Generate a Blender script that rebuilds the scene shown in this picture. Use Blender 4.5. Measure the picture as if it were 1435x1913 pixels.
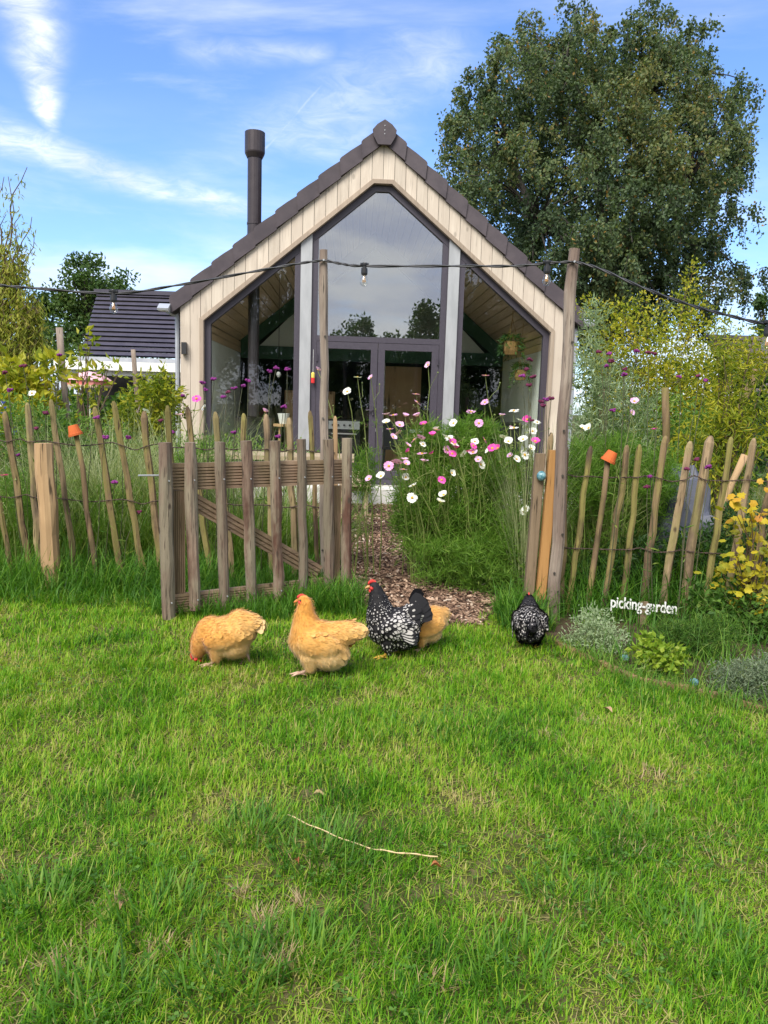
import bpy, bmesh, math, random
import numpy as np
from mathutils import Vector, Matrix

random.seed(7)
rng = np.random.default_rng(7)
for _o in list(bpy.data.objects):
    bpy.data.objects.remove(_o, do_unlink=True)
SC = bpy.context.scene
COL = SC.collection
rad = math.radians

# ------------------------------------------------------------------ camera
F, CX, CY = 1437.0, 717.5, 956.5
PITCH, ROLL, EYE = rad(7.9), rad(1.8), 1.45
cd = bpy.data.cameras.new('camera')
cam = bpy.data.objects.new('camera', cd)
COL.objects.link(cam)
SC.camera = cam
cd.sensor_fit = 'VERTICAL'
cd.sensor_height = 36.0
cd.lens = F / 1913.0 * 36.0
cd.clip_start = 0.05
cd.clip_end = 3000
CM = Matrix.Rotation(math.pi / 2 - PITCH, 3, 'X') @ Matrix.Rotation(ROLL, 3, 'Z')
cam.matrix_world = Matrix.Translation((0, 0, EYE)) @ CM.to_4x4()
SC.render.resolution_x = 768
SC.render.resolution_y = 1024
CAMP = Vector((0, 0, EYE))


def ray(px, py):
    return CM @ Vector(((px - CX) / F, -(py - CY) / F, -1))


def G(px, py, z=0.0):
    d = ray(px, py)
    return CAMP + d * ((z - EYE) / d.z)


def AT(px, py, Y):
    d = ray(px, py)
    return CAMP + d * (Y / d.y)


def on_plane(px, py, p0, n):
    d = ray(px, py)
    return CAMP + d * ((p0 - CAMP).dot(n) / d.dot(n))


# ------------------------------------------------------------------ world, sun, exposure
SUN_EL, SUN_AZ = rad(50), rad(205)      # azimuth clockwise from +Y (the view direction): behind, a little to the left
EXPOSURE = 1.4
SKY_STRENGTH = 0.088
world = bpy.data.worlds.new('World')
SC.world = world
world.use_nodes = True
wt = world.node_tree
for n in list(wt.nodes):
    wt.nodes.remove(n)


class NT:
    """small helper to write node graphs as expressions"""
    def __init__(self, t):
        self.t = t

    def node(self, typ, ins=None, **props):
        n = self.t.nodes.new(typ)
        for k, v in props.items():
            setattr(n, k, v)
        for k, v in (ins or {}).items():
            s = n.inputs[k]
            if isinstance(v, bpy.types.NodeSocket):
                self.t.links.new(v, s)
            else:
                s.default_value = v
        return n

    def m(self, op, a, b=0.0, c=0.0, clamp=False):
        return self.node('ShaderNodeMath', {0: a, 1: b, 2: c}, operation=op, use_clamp=clamp).outputs[0]

    def vm(self, op, a, b=(0, 0, 0)):
        n = self.node('ShaderNodeVectorMath', {0: a, 1: b}, operation=op)
        return n.outputs['Value'] if op in ('DOT_PRODUCT', 'LENGTH') else n.outputs['Vector']

    def mixc(self, f, a, b, bt='MIX'):
        n = self.node('ShaderNodeMix', data_type='RGBA', blend_type=bt)
        for s, v in ((n.inputs[0], f), (n.inputs[6], a), (n.inputs[7], b)):
            if isinstance(v, bpy.types.NodeSocket):
                self.t.links.new(v, s)
            else:
                s.default_value = v if not isinstance(v, tuple) or len(v) == 4 else (*v, 1)
        return n.outputs[2]

    def noise(self, vec, scale, detail=3, rough=0.5, dist=0.0):
        return self.node('ShaderNodeTexNoise', {'Vector': vec, 'Scale': scale, 'Detail': detail, 'Roughness': rough, 'Distortion': dist}).outputs[0]

    def mapv(self, vec, scale=(1, 1, 1), rot=(0, 0, 0), loc=(0, 0, 0)):
        return self.node('ShaderNodeMapping', {'Vector': vec, 'Scale': scale, 'Rotation': rot, 'Location': loc}).outputs[0]

    def ramp(self, f, stops):
        n = self.node('ShaderNodeValToRGB', {0: f})
        r = n.color_ramp
        while len(r.elements) < len(stops):
            r.elements.new(0.5)
        for e, (p, c) in zip(r.elements, stops):
            e.position = p
            e.color = (*c, 1) if len(c) == 3 else c
        return n.outputs[0]

    def mr(self, v, a, b, c=0.0, d=1.0, smooth=True):
        n = self.node('ShaderNodeMapRange', {0: v, 1: a, 2: b, 3: c, 4: d}, interpolation_type='SMOOTHSTEP' if smooth else 'LINEAR')
        return n.outputs[0]


w = NT(wt)
sky = w.node('ShaderNodeTexSky', sky_type='NISHITA', sun_disc=False, sun_elevation=SUN_EL, sun_rotation=SUN_AZ,
             air_density=1.0, dust_density=0.6, ozone_density=2.2, altitude=50)
tc = w.node('ShaderNodeTexCoord').outputs['Generated']
sep = w.node('ShaderNodeSeparateXYZ', {0: tc})
dz = w.m('ADD', w.m('MAXIMUM', sep.outputs[2], 0.0), 0.14)
plane = w.node('ShaderNodeCombineXYZ', {0: w.m('DIVIDE', sep.outputs[0], dz), 1: w.m('DIVIDE', sep.outputs[1], dz), 2: 0.0}).outputs[0]


def sky_pt(px, py):
    d = ray(px, py).normalized()
    return Vector((d.x / (max(d.z, 0) + .14), d.y / (max(d.z, 0) + .14), 0))


warp = w.m('SUBTRACT', w.noise(plane, 2.2, 4, .6), .5)
fine = w.noise(w.mapv(plane, (3.0, 4.0, 1), (0, 0, .5)), 3.2, 7, .65, .8)


def streak(a, b, wa, wb, amp, wob=.25, soft=.12):
    A, B = sky_pt(*a), sky_pt(*b)
    e = (B - A)
    L = e.length
    e = e / L
    n_ = Vector((-e.y, e.x, 0))
    rel = w.vm('SUBTRACT', plane, tuple(A))
    t = w.m('DIVIDE', w.vm('DOT_PRODUCT', rel, tuple(e)), L)
    nn = w.m('ADD', w.vm('DOT_PRODUCT', rel, tuple(n_)), w.m('MULTIPLY', warp, wob))
    wid = w.mr(t, 0, 1, wa, wb, False)
    g = w.m('DIVIDE', nn, wid)
    g = w.m('POWER', 2.718, w.m('MULTIPLY', w.m('MULTIPLY', g, g), -1.0))
    ends = w.m('MULTIPLY', w.mr(t, -soft, soft), w.mr(t, 1 + soft, 1 - soft))
    tex = w.mr(fine, .25, .75, .35, 1.15)
    return w.m('MULTIPLY', w.m('MULTIPLY', w.m('MULTIPLY', g, ends), tex), amp)


cirrus = w.noise(w.mapv(plane, (.55, 1.5, 1), (0, 0, -.45)), 1.5, 7, .58, .7)
mask = w.mr(cirrus, .52, .86, 0.0, .55)
bank = w.noise(w.mapv(tc, (1.6, 1.6, 6.5)), 2.4, 6, .55, .3)
low = w.mr(sep.outputs[2], .36, .03)
mask = w.m('ADD', mask, w.m('MULTIPLY', w.mr(bank, .38, .66), w.m('MULTIPLY', low, .72)))
# the sky behind the camera, seen mirrored in the glass, is more clouded
back = w.mr(sep.outputs[1], .15, -.35)
bk = w.noise(w.mapv(tc, (2.2, 2.2, 7.0)), 2.0, 6, .55, .5)
mask = w.m('ADD', mask, w.m('MULTIPLY', back, w.mr(bk, .2, .6, .68, .97)))
for s in (((22, -60), (98, 240), .055, .022, .95, .10), ((-60, 235), (455, 400), .10, .08, .66, .3),
          ((340, 97), (620, 104), .05, .04, .38, .15), ((840, 60), (560, 290), .13, .17, .34, .4),
          ((490, 285), (605, 155), .006, .005, .32, .02), ((-40, 255), (300, 330), .09, .07, .4, .3)):
    mask = w.m('MAXIMUM', mask, streak(*s))
mask = w.m('MULTIPLY', mask, 1.0, clamp=True)
greys = w.noise(w.mapv(tc, (2.5, 2.5, 8)), 2.3, 5, .55)
cloudc = w.mixc(w.mr(greys, .35, .65), (4.3, 4.6, 5.6), (6.3, 6.35, 6.5))
skyc = w.mixc(mask, w.mixc(1.0, sky.outputs[0], (.74, .90, 1.16), 'MULTIPLY'), cloudc)
bg = w.node('ShaderNodeBackground', {'Color': skyc, 'Strength': SKY_STRENGTH})
wo = w.node('ShaderNodeOutputWorld', {'Surface': bg.outputs[0]})

sd = bpy.data.lights.new('sun', 'SUN')
sd.energy = 2.2
sd.angle = rad(35)
sd.color = (1.0, .95, .87)
sun = bpy.data.objects.new('sun', sd)
COL.objects.link(sun)
sun.location = (0, 0, 30)
_sv = Vector((math.sin(SUN_AZ) * math.cos(SUN_EL), math.cos(SUN_AZ) * math.cos(SUN_EL), math.sin(SUN_EL)))
sun.rotation_euler = _sv.to_track_quat('Z', 'Y').to_euler()

SC.render.engine = 'CYCLES'
SC.view_settings.view_transform = 'Standard'
SC.view_settings.look = 'None'
SC.view_settings.exposure = EXPOSURE
SC.view_settings.gamma = 1
SC.view_settings.use_curve_mapping = False
SC.cycles.max_bounces = 8
SC.cycles.transparent_max_bounces = 12

# ------------------------------------------------------------------ materials


def new_mat(name):
    m = bpy.data.materials.new(name)
    m.use_nodes = True
    return m, NT(m.node_tree), m.node_tree.nodes['Principled BSDF']


def flat_mat(name, c1, c2=None, scale=8, rough=.6, metal=0, spec=.5, bump=0, stretch=(1, 1, 1), rnd=0.0):
    m, t, b = new_mat(name)
    v = t.node('ShaderNodeTexCoord').outputs['Object']
    n = t.noise(t.mapv(v, stretch), scale, 5, .6)
    c = t.mixc(t.mr(n, .3, .7), c1, c2 or tuple(x * .8 for x in c1))
    if rnd:
        r = t.node('ShaderNodeObjectInfo').outputs['Random']
        c = t.mixc(t.m('MULTIPLY', r, rnd), c, tuple(x * .45 for x in c1))
    t.t.links.new(c, b.inputs['Base Color'])
    b.inputs['Roughness'].default_value = rough
    b.inputs['Metallic'].default_value = metal
    b.inputs['Specular IOR Level'].default_value = spec
    if bump:
        bn = t.node('ShaderNodeBump', {'Strength': bump, 'Distance': .01, 'Height': n})
        t.t.links.new(bn.outputs[0], b.inputs['Normal'])
    return m


def wood_mat(name, ca, cb, cc, grain=30, rough=.8, axis=2, patch=3.0, lichen=None, patch_amt=.7, bump=.5, crack=1.0, knots=False):
    """weathered wood: grain along one axis, patches of a third colour, each object its own offset"""
    m, t, b = new_mat(name)
    v = t.node('ShaderNodeTexCoord').outputs['Object']
    r = t.node('ShaderNodeObjectInfo').outputs['Random']
    off = t.node('ShaderNodeCombineXYZ', {0: t.m('MULTIPLY', r, 37.0), 1: t.m('MULTIPLY', r, 17.0), 2: t.m('MULTIPLY', r, 71.0)}).outputs[0]
    v = t.vm('ADD', v, off)
    sc = [1.0, 1.0, 1.0]
    sc[axis] = .06
    g = t.noise(t.mapv(v, tuple(sc)), grain, 6, .65, .4)
    c = t.mixc(t.mr(g, .32, .68), ca, cb)
    p = t.noise(t.mapv(v, (1, 1, .45)), patch, 4, .6)
    p = t.m('ADD', p, t.m('MULTIPLY', t.m('SUBTRACT', r, .5), .25))
    c = t.mixc(t.m('MULTIPLY', t.mr(p, .45, .68), patch_amt), c, cc)
    if lichen:
        l = t.noise(t.mapv(v, (1, 1, .3)), 5.0, 5, .65)
        c = t.mixc(t.m('MULTIPLY', t.mr(l, .42, .62), .75), c, lichen)
    v0, v1 = (.62, 1.2) if lichen else (.84, 1.07)
    gv = t.mr(r, 0, 1, v0, v1, False)
    c = t.mixc(1.0, c, t.node('ShaderNodeCombineColor', {0: gv, 1: gv, 2: gv}).outputs[0], 'MULTIPLY')
    if lichen or knots:
        kn = t.node('ShaderNodeTexVoronoi', {'Vector': t.mapv(v, (1, 1, .5)), 'Scale': 7.0 if lichen else 4.0}).outputs['Distance']
        c = t.mixc(t.m('MULTIPLY', t.mr(kn, .11, .05), 1.0 if lichen else .45), c, tuple(x * .25 for x in ca))
    cr = t.noise(t.mapv(v, tuple(x * 1.0 for x in sc)), grain * 2.2, 3, .5)
    c = t.mixc(t.m('MULTIPLY', t.mr(cr, .39, .31), crack), c, tuple(x * .22 for x in ca))
    t.t.links.new(c, b.inputs['Base Color'])
    b.inputs['Roughness'].default_value = rough
    b.inputs['Specular IOR Level'].default_value = .2
    bn = t.node('ShaderNodeBump', {'Strength': bump, 'Distance': .006, 'Height': g})
    t.t.links.new(bn.outputs[0], b.inputs['Normal'])
    return m


def leaf_mat(name, stops, transl=.35, rough=.5, patch=None, patch_scale=1.2):
    """colour from the per-leaf 'tint' attribute; part of the light shines through"""
    m, t, b = new_mat(name)
    a = t.node('ShaderNodeAttribute', attribute_name='tint').outputs['Fac']
    if patch:
        v = t.node('ShaderNodeNewGeometry').outputs['Position']
        n = t.noise(v, patch_scale, 3, .6)
        a = t.m('ADD', a, t.m('MULTIPLY', t.m('SUBTRACT', n, .5), patch), clamp=True)
    k = len(stops)
    c = t.ramp(a, [(i / (k - 1), s) for i, s in enumerate(stops)])
    t.t.links.new(c, b.inputs['Base Color'])
    b.inputs['Roughness'].default_value = rough
    b.inputs['Specular IOR Level'].default_value = .25
    tr = t.node('ShaderNodeBsdfTranslucent', {'Color': t.mixc(1.0, c, (1.15, 1.25, .6), 'MULTIPLY')})
    mx = t.node('ShaderNodeMixShader', {0: transl, 1: b.outputs[0], 2: tr.outputs[0]})
    out = [n for n in t.t.nodes if n.type == 'OUTPUT_MATERIAL'][0]
    t.t.links.new(mx.outputs[0], out.inputs['Surface'])
    return m


def glass_mat(name, refl=.008, tint=(.98, 1.0, .99)):
    m, t, b = new_mat(name)
    bf = t.node('ShaderNodeNewGeometry').outputs['Backfacing']      # a thin sheet: the same reflectance from both sides
    lw = t.node('ShaderNodeFresnel', {'IOR': t.m('SUBTRACT', 1.5, t.m('MULTIPLY', bf, 1.5 - 1 / 1.5))}).outputs[0]
    f = t.m('ADD', t.m('MULTIPLY', lw, 1.0), refl, clamp=True)
    tr = t.node('ShaderNodeBsdfTransparent', {'Color': (*tint, 1)})
    gl = t.node('ShaderNodeBsdfGlossy', {'Color': (.96, .97, 1, 1), 'Roughness': .0})
    mx = t.node('ShaderNodeMixShader', {0: f, 1: tr.outputs[0], 2: gl.outputs[0]})
    out = [n for n in t.t.nodes if n.type == 'OUTPUT_MATERIAL'][0]
    t.t.links.new(mx.outputs[0], out.inputs['Surface'])
    return m


M = {}
M['glass'] = glass_mat('window_glass')
M['boosted_mirror_glass'] = glass_mat('boosted_mirror_glass', .20, (.66, .70, .70))  # added mirror strength and dark tint: brighter sky reflection, dimmer room behind
M['bulb_glass'] = glass_mat('bulb_glass', .06, (.95, .95, .92))
M['cladding'] = wood_mat('pale_cladding', (.61, .535, .44), (.53, .455, .37), (.45, .385, .315), 24, .8, 2, 2.0, None, .7, .3, .25, True)
M['trim'] = wood_mat('trim_wood', (.40, .325, .25), (.32, .255, .195), (.26, .205, .16), 24, .75, 2, 3, None, .5, .25, .2)
M['anthracite'] = flat_mat('anthracite_frame', (.050, .043, .058), (.062, .054, .070), 40, .42, 0, .5)
M['tile'] = flat_mat('roof_tile', (.055, .044, .052), (.080, .064, .072), 5, .62, 0, .4, .15, rnd=.25)
M['flue'] = flat_mat('flue_paint', (.045, .036, .040), (.055, .045, .048), 10, .38, .3, .5)
M['galv'] = flat_mat('galvanised_steel', (.33, .34, .35), (.40, .41, .42), 9, .5, .25, .5, 0, (1, 1, .25))
M['zinc'] = flat_mat('zinc', (.42, .44, .48), (.5, .52, .55), 6, .5, .4)
M['white_concrete'] = flat_mat('white_concrete', (.62, .61, .58), (.50, .49, .46), 5, .85, 0, .2, .2)
M['black'] = flat_mat('black_plastic', (.012, .012, .014), (.02, .02, .022), 20, .45)
M['lamp_black'] = flat_mat('lamp_black', (.018, .018, .020), (.024, .024, .026), 20, .5)
M['white_paint'] = flat_mat('white_paint', (.80, .80, .76), (.72, .72, .68), 3, .6)
M['plaster'] = flat_mat('pale_plaster', (.80, .83, .75), (.76, .79, .71), 2, .9, 0, .2)
M['green_beam'] = flat_mat('green_beam', (.045, .12, .07), (.035, .095, .055), 6, .6)
M['ceiling'] = wood_mat('ceiling_board', (.66, .50, .33), (.56, .41, .26), (.66, .47, .27), 22, .7, 1, 2, None, .5, .2, .2)
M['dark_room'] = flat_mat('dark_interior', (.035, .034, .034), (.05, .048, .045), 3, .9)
M['floor'] = flat_mat('interior_floor', (.50, .48, .45), (.44, .42, .39), 3, .5)
M['plywood'] = wood_mat('plywood', (.52, .33, .17), (.43, .26, .13), (.56, .37, .20), 9, .6, 2, 2, None, .5, .1)
M['poster'] = flat_mat('poster_red', (.52, .10, .09), (.46, .08, .08), 3, .7)
M['paper'] = flat_mat('paper_white', (.75, .74, .72), (.68, .67, .66), 5, .8)
M['steel'] = flat_mat('steel_white', (.62, .62, .62), (.56, .56, .56), 8, .4, .2)
M['basket'] = wood_mat('basket_weave', (.42, .25, .10), (.32, .18, .07), (.46, .29, .13), 40, .8, 0, 12)
M['picket'] = wood_mat('chestnut_picket', (.27, .185, .10), (.165, .11, .065), (.06, .042, .03), 34, .88, 2, 5.5, (.215, .195, .055), .9, .9)
M['picket_pale'] = wood_mat('pale_chestnut', (.36, .26, .155), (.25, .175, .10), (.10, .072, .05), 34, .88, 2, 5.5, (.25, .22, .085), .85, .9)
M['gate_wood'] = wood_mat('gate_roundwood', (.27, .195, .145), (.165, .11, .082), (.085, .040, .028), 46, .88, 2, 3.4, (.27, .235, .165), .95, 1.0)
M['deck_board'] = wood_mat('grooved_board', (.50, .35, .24), (.37, .25, .17), (.28, .19, .13), 30, .85, 0, 2.5, (.245, .185, .105), .6, .5)
M['deck_board_v'] = wood_mat('grooved_board_upright', (.44, .30, .20), (.32, .21, .14), (.24, .16, .11), 30, .85, 2, 2.5, (.245, .185, .105), .6, .5)
M['grey_pole'] = wood_mat('grey_pole', (.33, .275, .22), (.22, .175, .14), (.145, .10, .08), 36, .88, 2, 2.6, None, .75, .8)
M['post_pale'] = wood_mat('debarked_post', (.50, .335, .185), (.40, .255, .135), (.30, .19, .10), 20, .8, 2, 2.0, None, .7, .5)
M['sawn_post'] = wood_mat('sawn_post', (.27, .195, .125), (.195, .14, .088), (.15, .11, .07), 36, .88, 2, 2.0, None, .6, .6)
M['new_post'] = wood_mat('fresh_post', (.44, .235, .085), (.37, .19, .065), (.31, .155, .05), 18, .7, 2, 2.0, None, .5, .3)
M['bench'] = wood_mat('bench_wood', (.46, .36, .24), (.36, .27, .18), (.27, .20, .13), 26, .8, 0, 2.0, None, .6, .4)
M['edging'] = wood_mat('edging_timber', (.36, .215, .11), (.24, .145, .08), (.17, .11, .07), 26, .85, 0, 3.0, None, .7, .5)
M['wire'] = flat_mat('rusty_wire', (.05, .035, .028), (.085, .05, .035), 60, .7, .3)
M['terracotta'] = flat_mat('terracotta', (.56, .13, .035), (.48, .11, .032), 12, .8, 0, .2)
M['bark'] = wood_mat('bark', (.07, .062, .052), (.045, .04, .034), (.11, .10, .09), 16, .9, 2, 2.0)
M['twig'] = flat_mat('twig', (.13, .085, .05), (.09, .06, .035), 12, .85)
M['stem_green'] = flat_mat('green_stem', (.20, .24, .06), (.15, .19, .05), 12, .6)
M['stem_dark'] = flat_mat('dark_stem', (.06, .075, .03), (.09, .08, .04), 12, .7)
M['gold_metal'] = flat_mat('filament', (.75, .38, .08), (.7, .33, .06), 10, .35, .4)
M['blue_glass'] = flat_mat('turquoise_glass', (.03, .13, .16), (.22, .38, .41), 45, .25, 0, .5)
M['tarp'] = flat_mat('grey_tarp', (.10, .108, .14), (.07, .075, .10), 3, .6, 0, .4, .3)
M['sign_white'] = flat_mat('sign_white', (.82, .82, .80), (.72, .72, .70), 30, .6)
M['red_plastic'] = flat_mat('red_plastic', (.65, .03, .03), (.6, .03, .03), 9, .4)
M['yellow_plastic'] = flat_mat('yellow_plastic', (.75, .6, .12), (.7, .55, .1), 9, .4)
M['soil'] = flat_mat('soil', (.05, .034, .022), (.085, .06, .04), 14, .95, 0, .1, .6)
# ------------------------------------------------------------------ helpers


def tag(o, label=None, cat=None, group=None, kind=None):
    if label:
        o['label'] = label
    if cat:
        o['category'] = cat
    if group:
        o['group'] = group
    if kind:
        o['kind'] = kind
    return o


def empty(name, loc=(0, 0, 0), rz=0.0, label=None, cat=None, group=None):
    o = bpy.data.objects.new(name, None)
    o.empty_display_size = .1
    COL.objects.link(o)
    o.location = loc
    o.rotation_euler = (0, 0, rz)
    return tag(o, label, cat, group)


def link(name, me, parent=None):
    o = bpy.data.objects.new(name, me)
    COL.objects.link(o)
    if parent is not None:
        o.parent = parent
    return o


class MB:
    """collects shapes; build() links them as one mesh object"""
    def __init__(self):
        self.v, self.f, self.mi = [], [], []
        self.cur = 0

    def add(self, vs, fs):
        b = len(self.v)
        self.v += [tuple(x) for x in vs]
        self.f += [tuple(i + b for i in f) for f in fs]
        self.mi += [self.cur] * len(fs)
        return self

    def box(self, x0, x1, y0, y1, z0, z1):
        vs = [(x0, y0, z0), (x1, y0, z0), (x1, y1, z0), (x0, y1, z0), (x0, y0, z1), (x1, y0, z1), (x1, y1, z1), (x0, y1, z1)]
        return self.add(vs, [(0, 3, 2, 1), (4, 5, 6, 7), (0, 1, 5, 4), (1, 2, 6, 5), (2, 3, 7, 6), (3, 0, 4, 7)])

    def prism(self, poly, y0, y1):
        """poly of (x, z), counter-clockwise seen from -y"""
        n = len(poly)
        vs = [(x, y0, z) for x, z in poly] + [(x, y1, z) for x, z in poly]
        fs = [tuple(range(n)), tuple(range(2 * n - 1, n - 1, -1))]
        fs += [(i, i + n, (i + 1) % n + n, (i + 1) % n) for i in range(n)]
        return self.add(vs, fs)

    def hexa(self, a, b):
        """two quads (4 points each) joined"""
        return self.add(list(a) + list(b), [(0, 1, 2, 3), (7, 6, 5, 4), (0, 4, 5, 1), (1, 5, 6, 2), (2, 6, 7, 3), (3, 7, 4, 0)])

    def tube(self, pts, radii, n=6, cap=True, wob=0.0, tw=0.0, squash=None):
        pts = [Vector(p) for p in pts]
        k = len(pts)
        if not hasattr(radii, '__len__'):
            radii = [radii] * k
        vs = []
        for i, p in enumerate(pts):
            t = (pts[min(i + 1, k - 1)] - pts[max(i - 1, 0)]).normalized()
            ref = Vector((0, 1, 0)) if abs(t.y) < .9 else Vector((1, 0, 0))
            u = t.cross(ref).normalized()
            w_ = t.cross(u)
            for j in range(n):
                a = 2 * math.pi * j / n + tw
                r = radii[i] * (1 + wob * (random.random() - .5))
                q = squash if squash else 1
                vs.append(p + u * (math.cos(a) * r) + w_ * (math.sin(a) * r * q))
        fs = []
        for i in range(k - 1):
            for j in range(n):
                fs.append((i * n + j, i * n + (j + 1) % n, (i + 1) * n + (j + 1) % n, (i + 1) * n + j))
        if cap:
            fs.append(tuple(range(n - 1, -1, -1)))
            fs.append(tuple(range((k - 1) * n, k * n)))
        return self.add(vs, fs)

    def lathe(self, prof, c=(0, 0, 0), n=12):
        vs, fs = [], []
        for r, z in prof:
            for j in range(n):
                a = 2 * math.pi * j / n
                vs.append((c[0] + r * math.cos(a), c[1] + r * math.sin(a), c[2] + z))
        for i in range(len(prof) - 1):
            for j in range(n):
                fs.append((i * n + j, i * n + (j + 1) % n, (i + 1) * n + (j + 1) % n, (i + 1) * n + j))
        fs.append(tuple(range(n - 1, -1, -1)))
        fs.append(tuple(range((len(prof) - 1) * n, len(prof) * n)))
        return self.add(vs, fs)

    def mesh(self, name, mats, off=None, smooth=False):
        me = bpy.data.meshes.new(name)
        v = self.v
        if off is not None:
            v = [(x - off[0], y - off[1], z - off[2]) for x, y, z in v]
        me.from_pydata(v, [], self.f)
        for m in (mats if isinstance(mats, (list, tuple)) else [mats]):
            me.materials.append(M[m])
        if len(me.materials) > 1:
            me.polygons.foreach_set('material_index', self.mi)
        if smooth:
            me.polygons.foreach_set('use_smooth', [True] * len(self.f))
        me.update()
        return me

    def build(self, name, mats, parent=None, world=False, smooth=False):
        off = parent.location if (world and parent is not None) else None
        return link(name, self.mesh(name, mats, off, smooth), parent)


class Geo:
    """numpy triangles with a tint per vertex and a material index per triangle"""
    def __init__(self):
        self.V, self.T, self.A, self.I, self.n = [], [], [], [], 0
        self.E = []
        self.N = []

    def add(self, V, T, A, mi=0, E=None):
        self.V.append(V)
        self.T.append(T + self.n)
        self.A.append(A)
        self.E.append(E if E is not None else np.zeros(len(V)))
        self.I.append(np.full(len(T), mi, np.int32))
        self.n += len(V)

    def blades(self, P, L, W, az, th0, kap, segs, tint, mi=0):
        n = len(P)
        pos = P.astype(float).copy()
        th = th0.astype(float).copy()
        ds = (L / segs)[:, None]
        ca, sa = np.cos(az), np.sin(az)
        side = np.stack([-sa, ca, np.zeros(n)], 1)
        rows = []
        for i in range(segs):
            ww = (W * (1 - .75 * (i / segs) ** 1.6) * .5)[:, None]
            rows += [pos - side * ww, pos + side * ww]
            s, c = np.sin(th), np.cos(th)
            pos = pos + ds * np.stack([s * ca, s * sa, c], 1)
            th = th + kap / segs
        rows.append(pos)
        k = 2 * segs + 1
        V = np.stack(rows, 1).reshape(-1, 3)
        t = []
        for i in range(segs - 1):
            a = 2 * i
            t += [(a, a + 1, a + 3), (a, a + 3, a + 2)]
        t.append((2 * segs - 2, 2 * segs - 1, 2 * segs))
        t = np.array(t)
        T = (np.arange(n)[:, None, None] * k + t[None]).reshape(-1, 3)
        self.add(V, T, np.repeat(tint, k), mi)

    def leaves(self, P, D, L, W, tint, mi=0, fold=.12, curl=.15, up=None):
        n = len(P)
        D = D / (np.linalg.norm(D, axis=1, keepdims=True) + 1e-9)
        R = rng.normal(size=(n, 3)) if up is None else up
        S = np.cross(D, R)
        S /= (np.linalg.norm(S, axis=1, keepdims=True) + 1e-9)
        U = np.cross(S, D)
        L = np.broadcast_to(np.asarray(L, float), (n,))[:, None]
        W = np.broadcast_to(np.asarray(W, float), (n,))[:, None]
        a = P
        b = P + D * L * .45 + S * W * .5 + U * W * fold
        c = P + D * L - U * L * curl
        d = P + D * L * .45 - S * W * .5 + U * W * fold
        V = np.stack([a, b, c, d], 1).reshape(-1, 3)
        T = (np.arange(n)[:, None, None] * 4 + np.array([(0, 1, 2), (0, 2, 3)])[None]).reshape(-1, 3)
        self.add(V, T, np.repeat(tint, 4), mi)

    def polyleaf(self, P, D, Nn, L, tmpl, tint, mi=0, nrm=None):
        """leaf fans from a 2-D outline template [(along, across)], centre first; for lobed leaves"""
        n = len(P)
        D = D / (np.linalg.norm(D, axis=1, keepdims=True) + 1e-9)
        S = np.cross(D, Nn)
        S /= (np.linalg.norm(S, axis=1, keepdims=True) + 1e-9)
        U = np.cross(S, D)
        k = len(tmpl)
        L = np.broadcast_to(np.asarray(L, float), (n,))
        V = np.zeros((n, k, 3))
        for i, (a, b, *h) in enumerate(tmpl):
            V[:, i] = P + (D * a + S * b + U * (h[0] if h else 0)) * L[:, None]
        t = np.array([(0, i, i + 1 if i + 1 < k else 1) for i in range(1, k)])
        T = (np.arange(n)[:, None, None] * k + t[None]).reshape(-1, 3)
        E = np.tile(np.array([0.0] + [1.0] * (k - 1)), n)
        if nrm is not None:
            self.N.append(np.repeat(nrm, k, axis=0))
        self.add(V.reshape(-1, 3), T, np.repeat(tint, k), mi, E)

    def tubes(self, paths, tint=.5, n=4, mi=0):
        """paths: list of (points (k,3), radii (k))"""
        for pts, rr in paths:
            pts = np.asarray(pts, float)
            rr = np.asarray(rr, float)
            k = len(pts)
            t = np.gradient(pts, axis=0)
            t /= (np.linalg.norm(t, axis=1, keepdims=True) + 1e-9)
            ref = np.where(np.abs(t[:, [1]]) < .9, np.array([[0, 1., 0]]), np.array([[1., 0, 0]]))
            u = np.cross(t, ref)
            u /= (np.linalg.norm(u, axis=1, keepdims=True) + 1e-9)
            v = np.cross(t, u)
            a = np.arange(n) * 2 * np.pi / n
            V = pts[:, None] + rr[:, None, None] * (u[:, None] * np.cos(a)[None, :, None] + v[:, None] * np.sin(a)[None, :, None])
            i, j = np.meshgrid(np.arange(k - 1), np.arange(n), indexing='ij')
            p, q = i * n + j, i * n + (j + 1) % n
            T = np.concatenate([np.stack([p, q, q + n], -1).reshape(-1, 3), np.stack([p, q + n, p + n], -1).reshape(-1, 3)])
            self.add(V.reshape(-1, 3), T, np.full(k * n, tint), mi)

    def build(self, name, mats, parent=None, world=True, smooth=False, edge=False):
        V = np.concatenate(self.V)
        T = np.concatenate(self.T)
        A = np.concatenate(self.A)
        I = np.concatenate(self.I)
        if world and parent is not None:
            V = V - np.array(parent.location)
        me = bpy.data.meshes.new(name)
        me.vertices.add(len(V))
        me.vertices.foreach_set('co', V.astype(np.float32).ravel())
        me.loops.add(len(T) * 3)
        me.loops.foreach_set('vertex_index', T.astype(np.int32).ravel())
        me.polygons.add(len(T))
        me.polygons.foreach_set('loop_start', np.arange(0, len(T) * 3, 3, dtype=np.int32))
        me.polygons.foreach_set('loop_total', np.full(len(T), 3, np.int32))
        mats = mats if isinstance(mats, (list, tuple)) else [mats]
        for m in mats:
            me.materials.append(M[m])
        if len(mats) > 1:
            me.polygons.foreach_set('material_index', I)
        me.polygons.foreach_set('use_smooth', np.full(len(T), smooth))
        me.update(calc_edges=True)
        at = me.attributes.new('tint', 'FLOAT', 'POINT')
        at.data.foreach_set('value', A.astype(np.float32))
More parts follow.
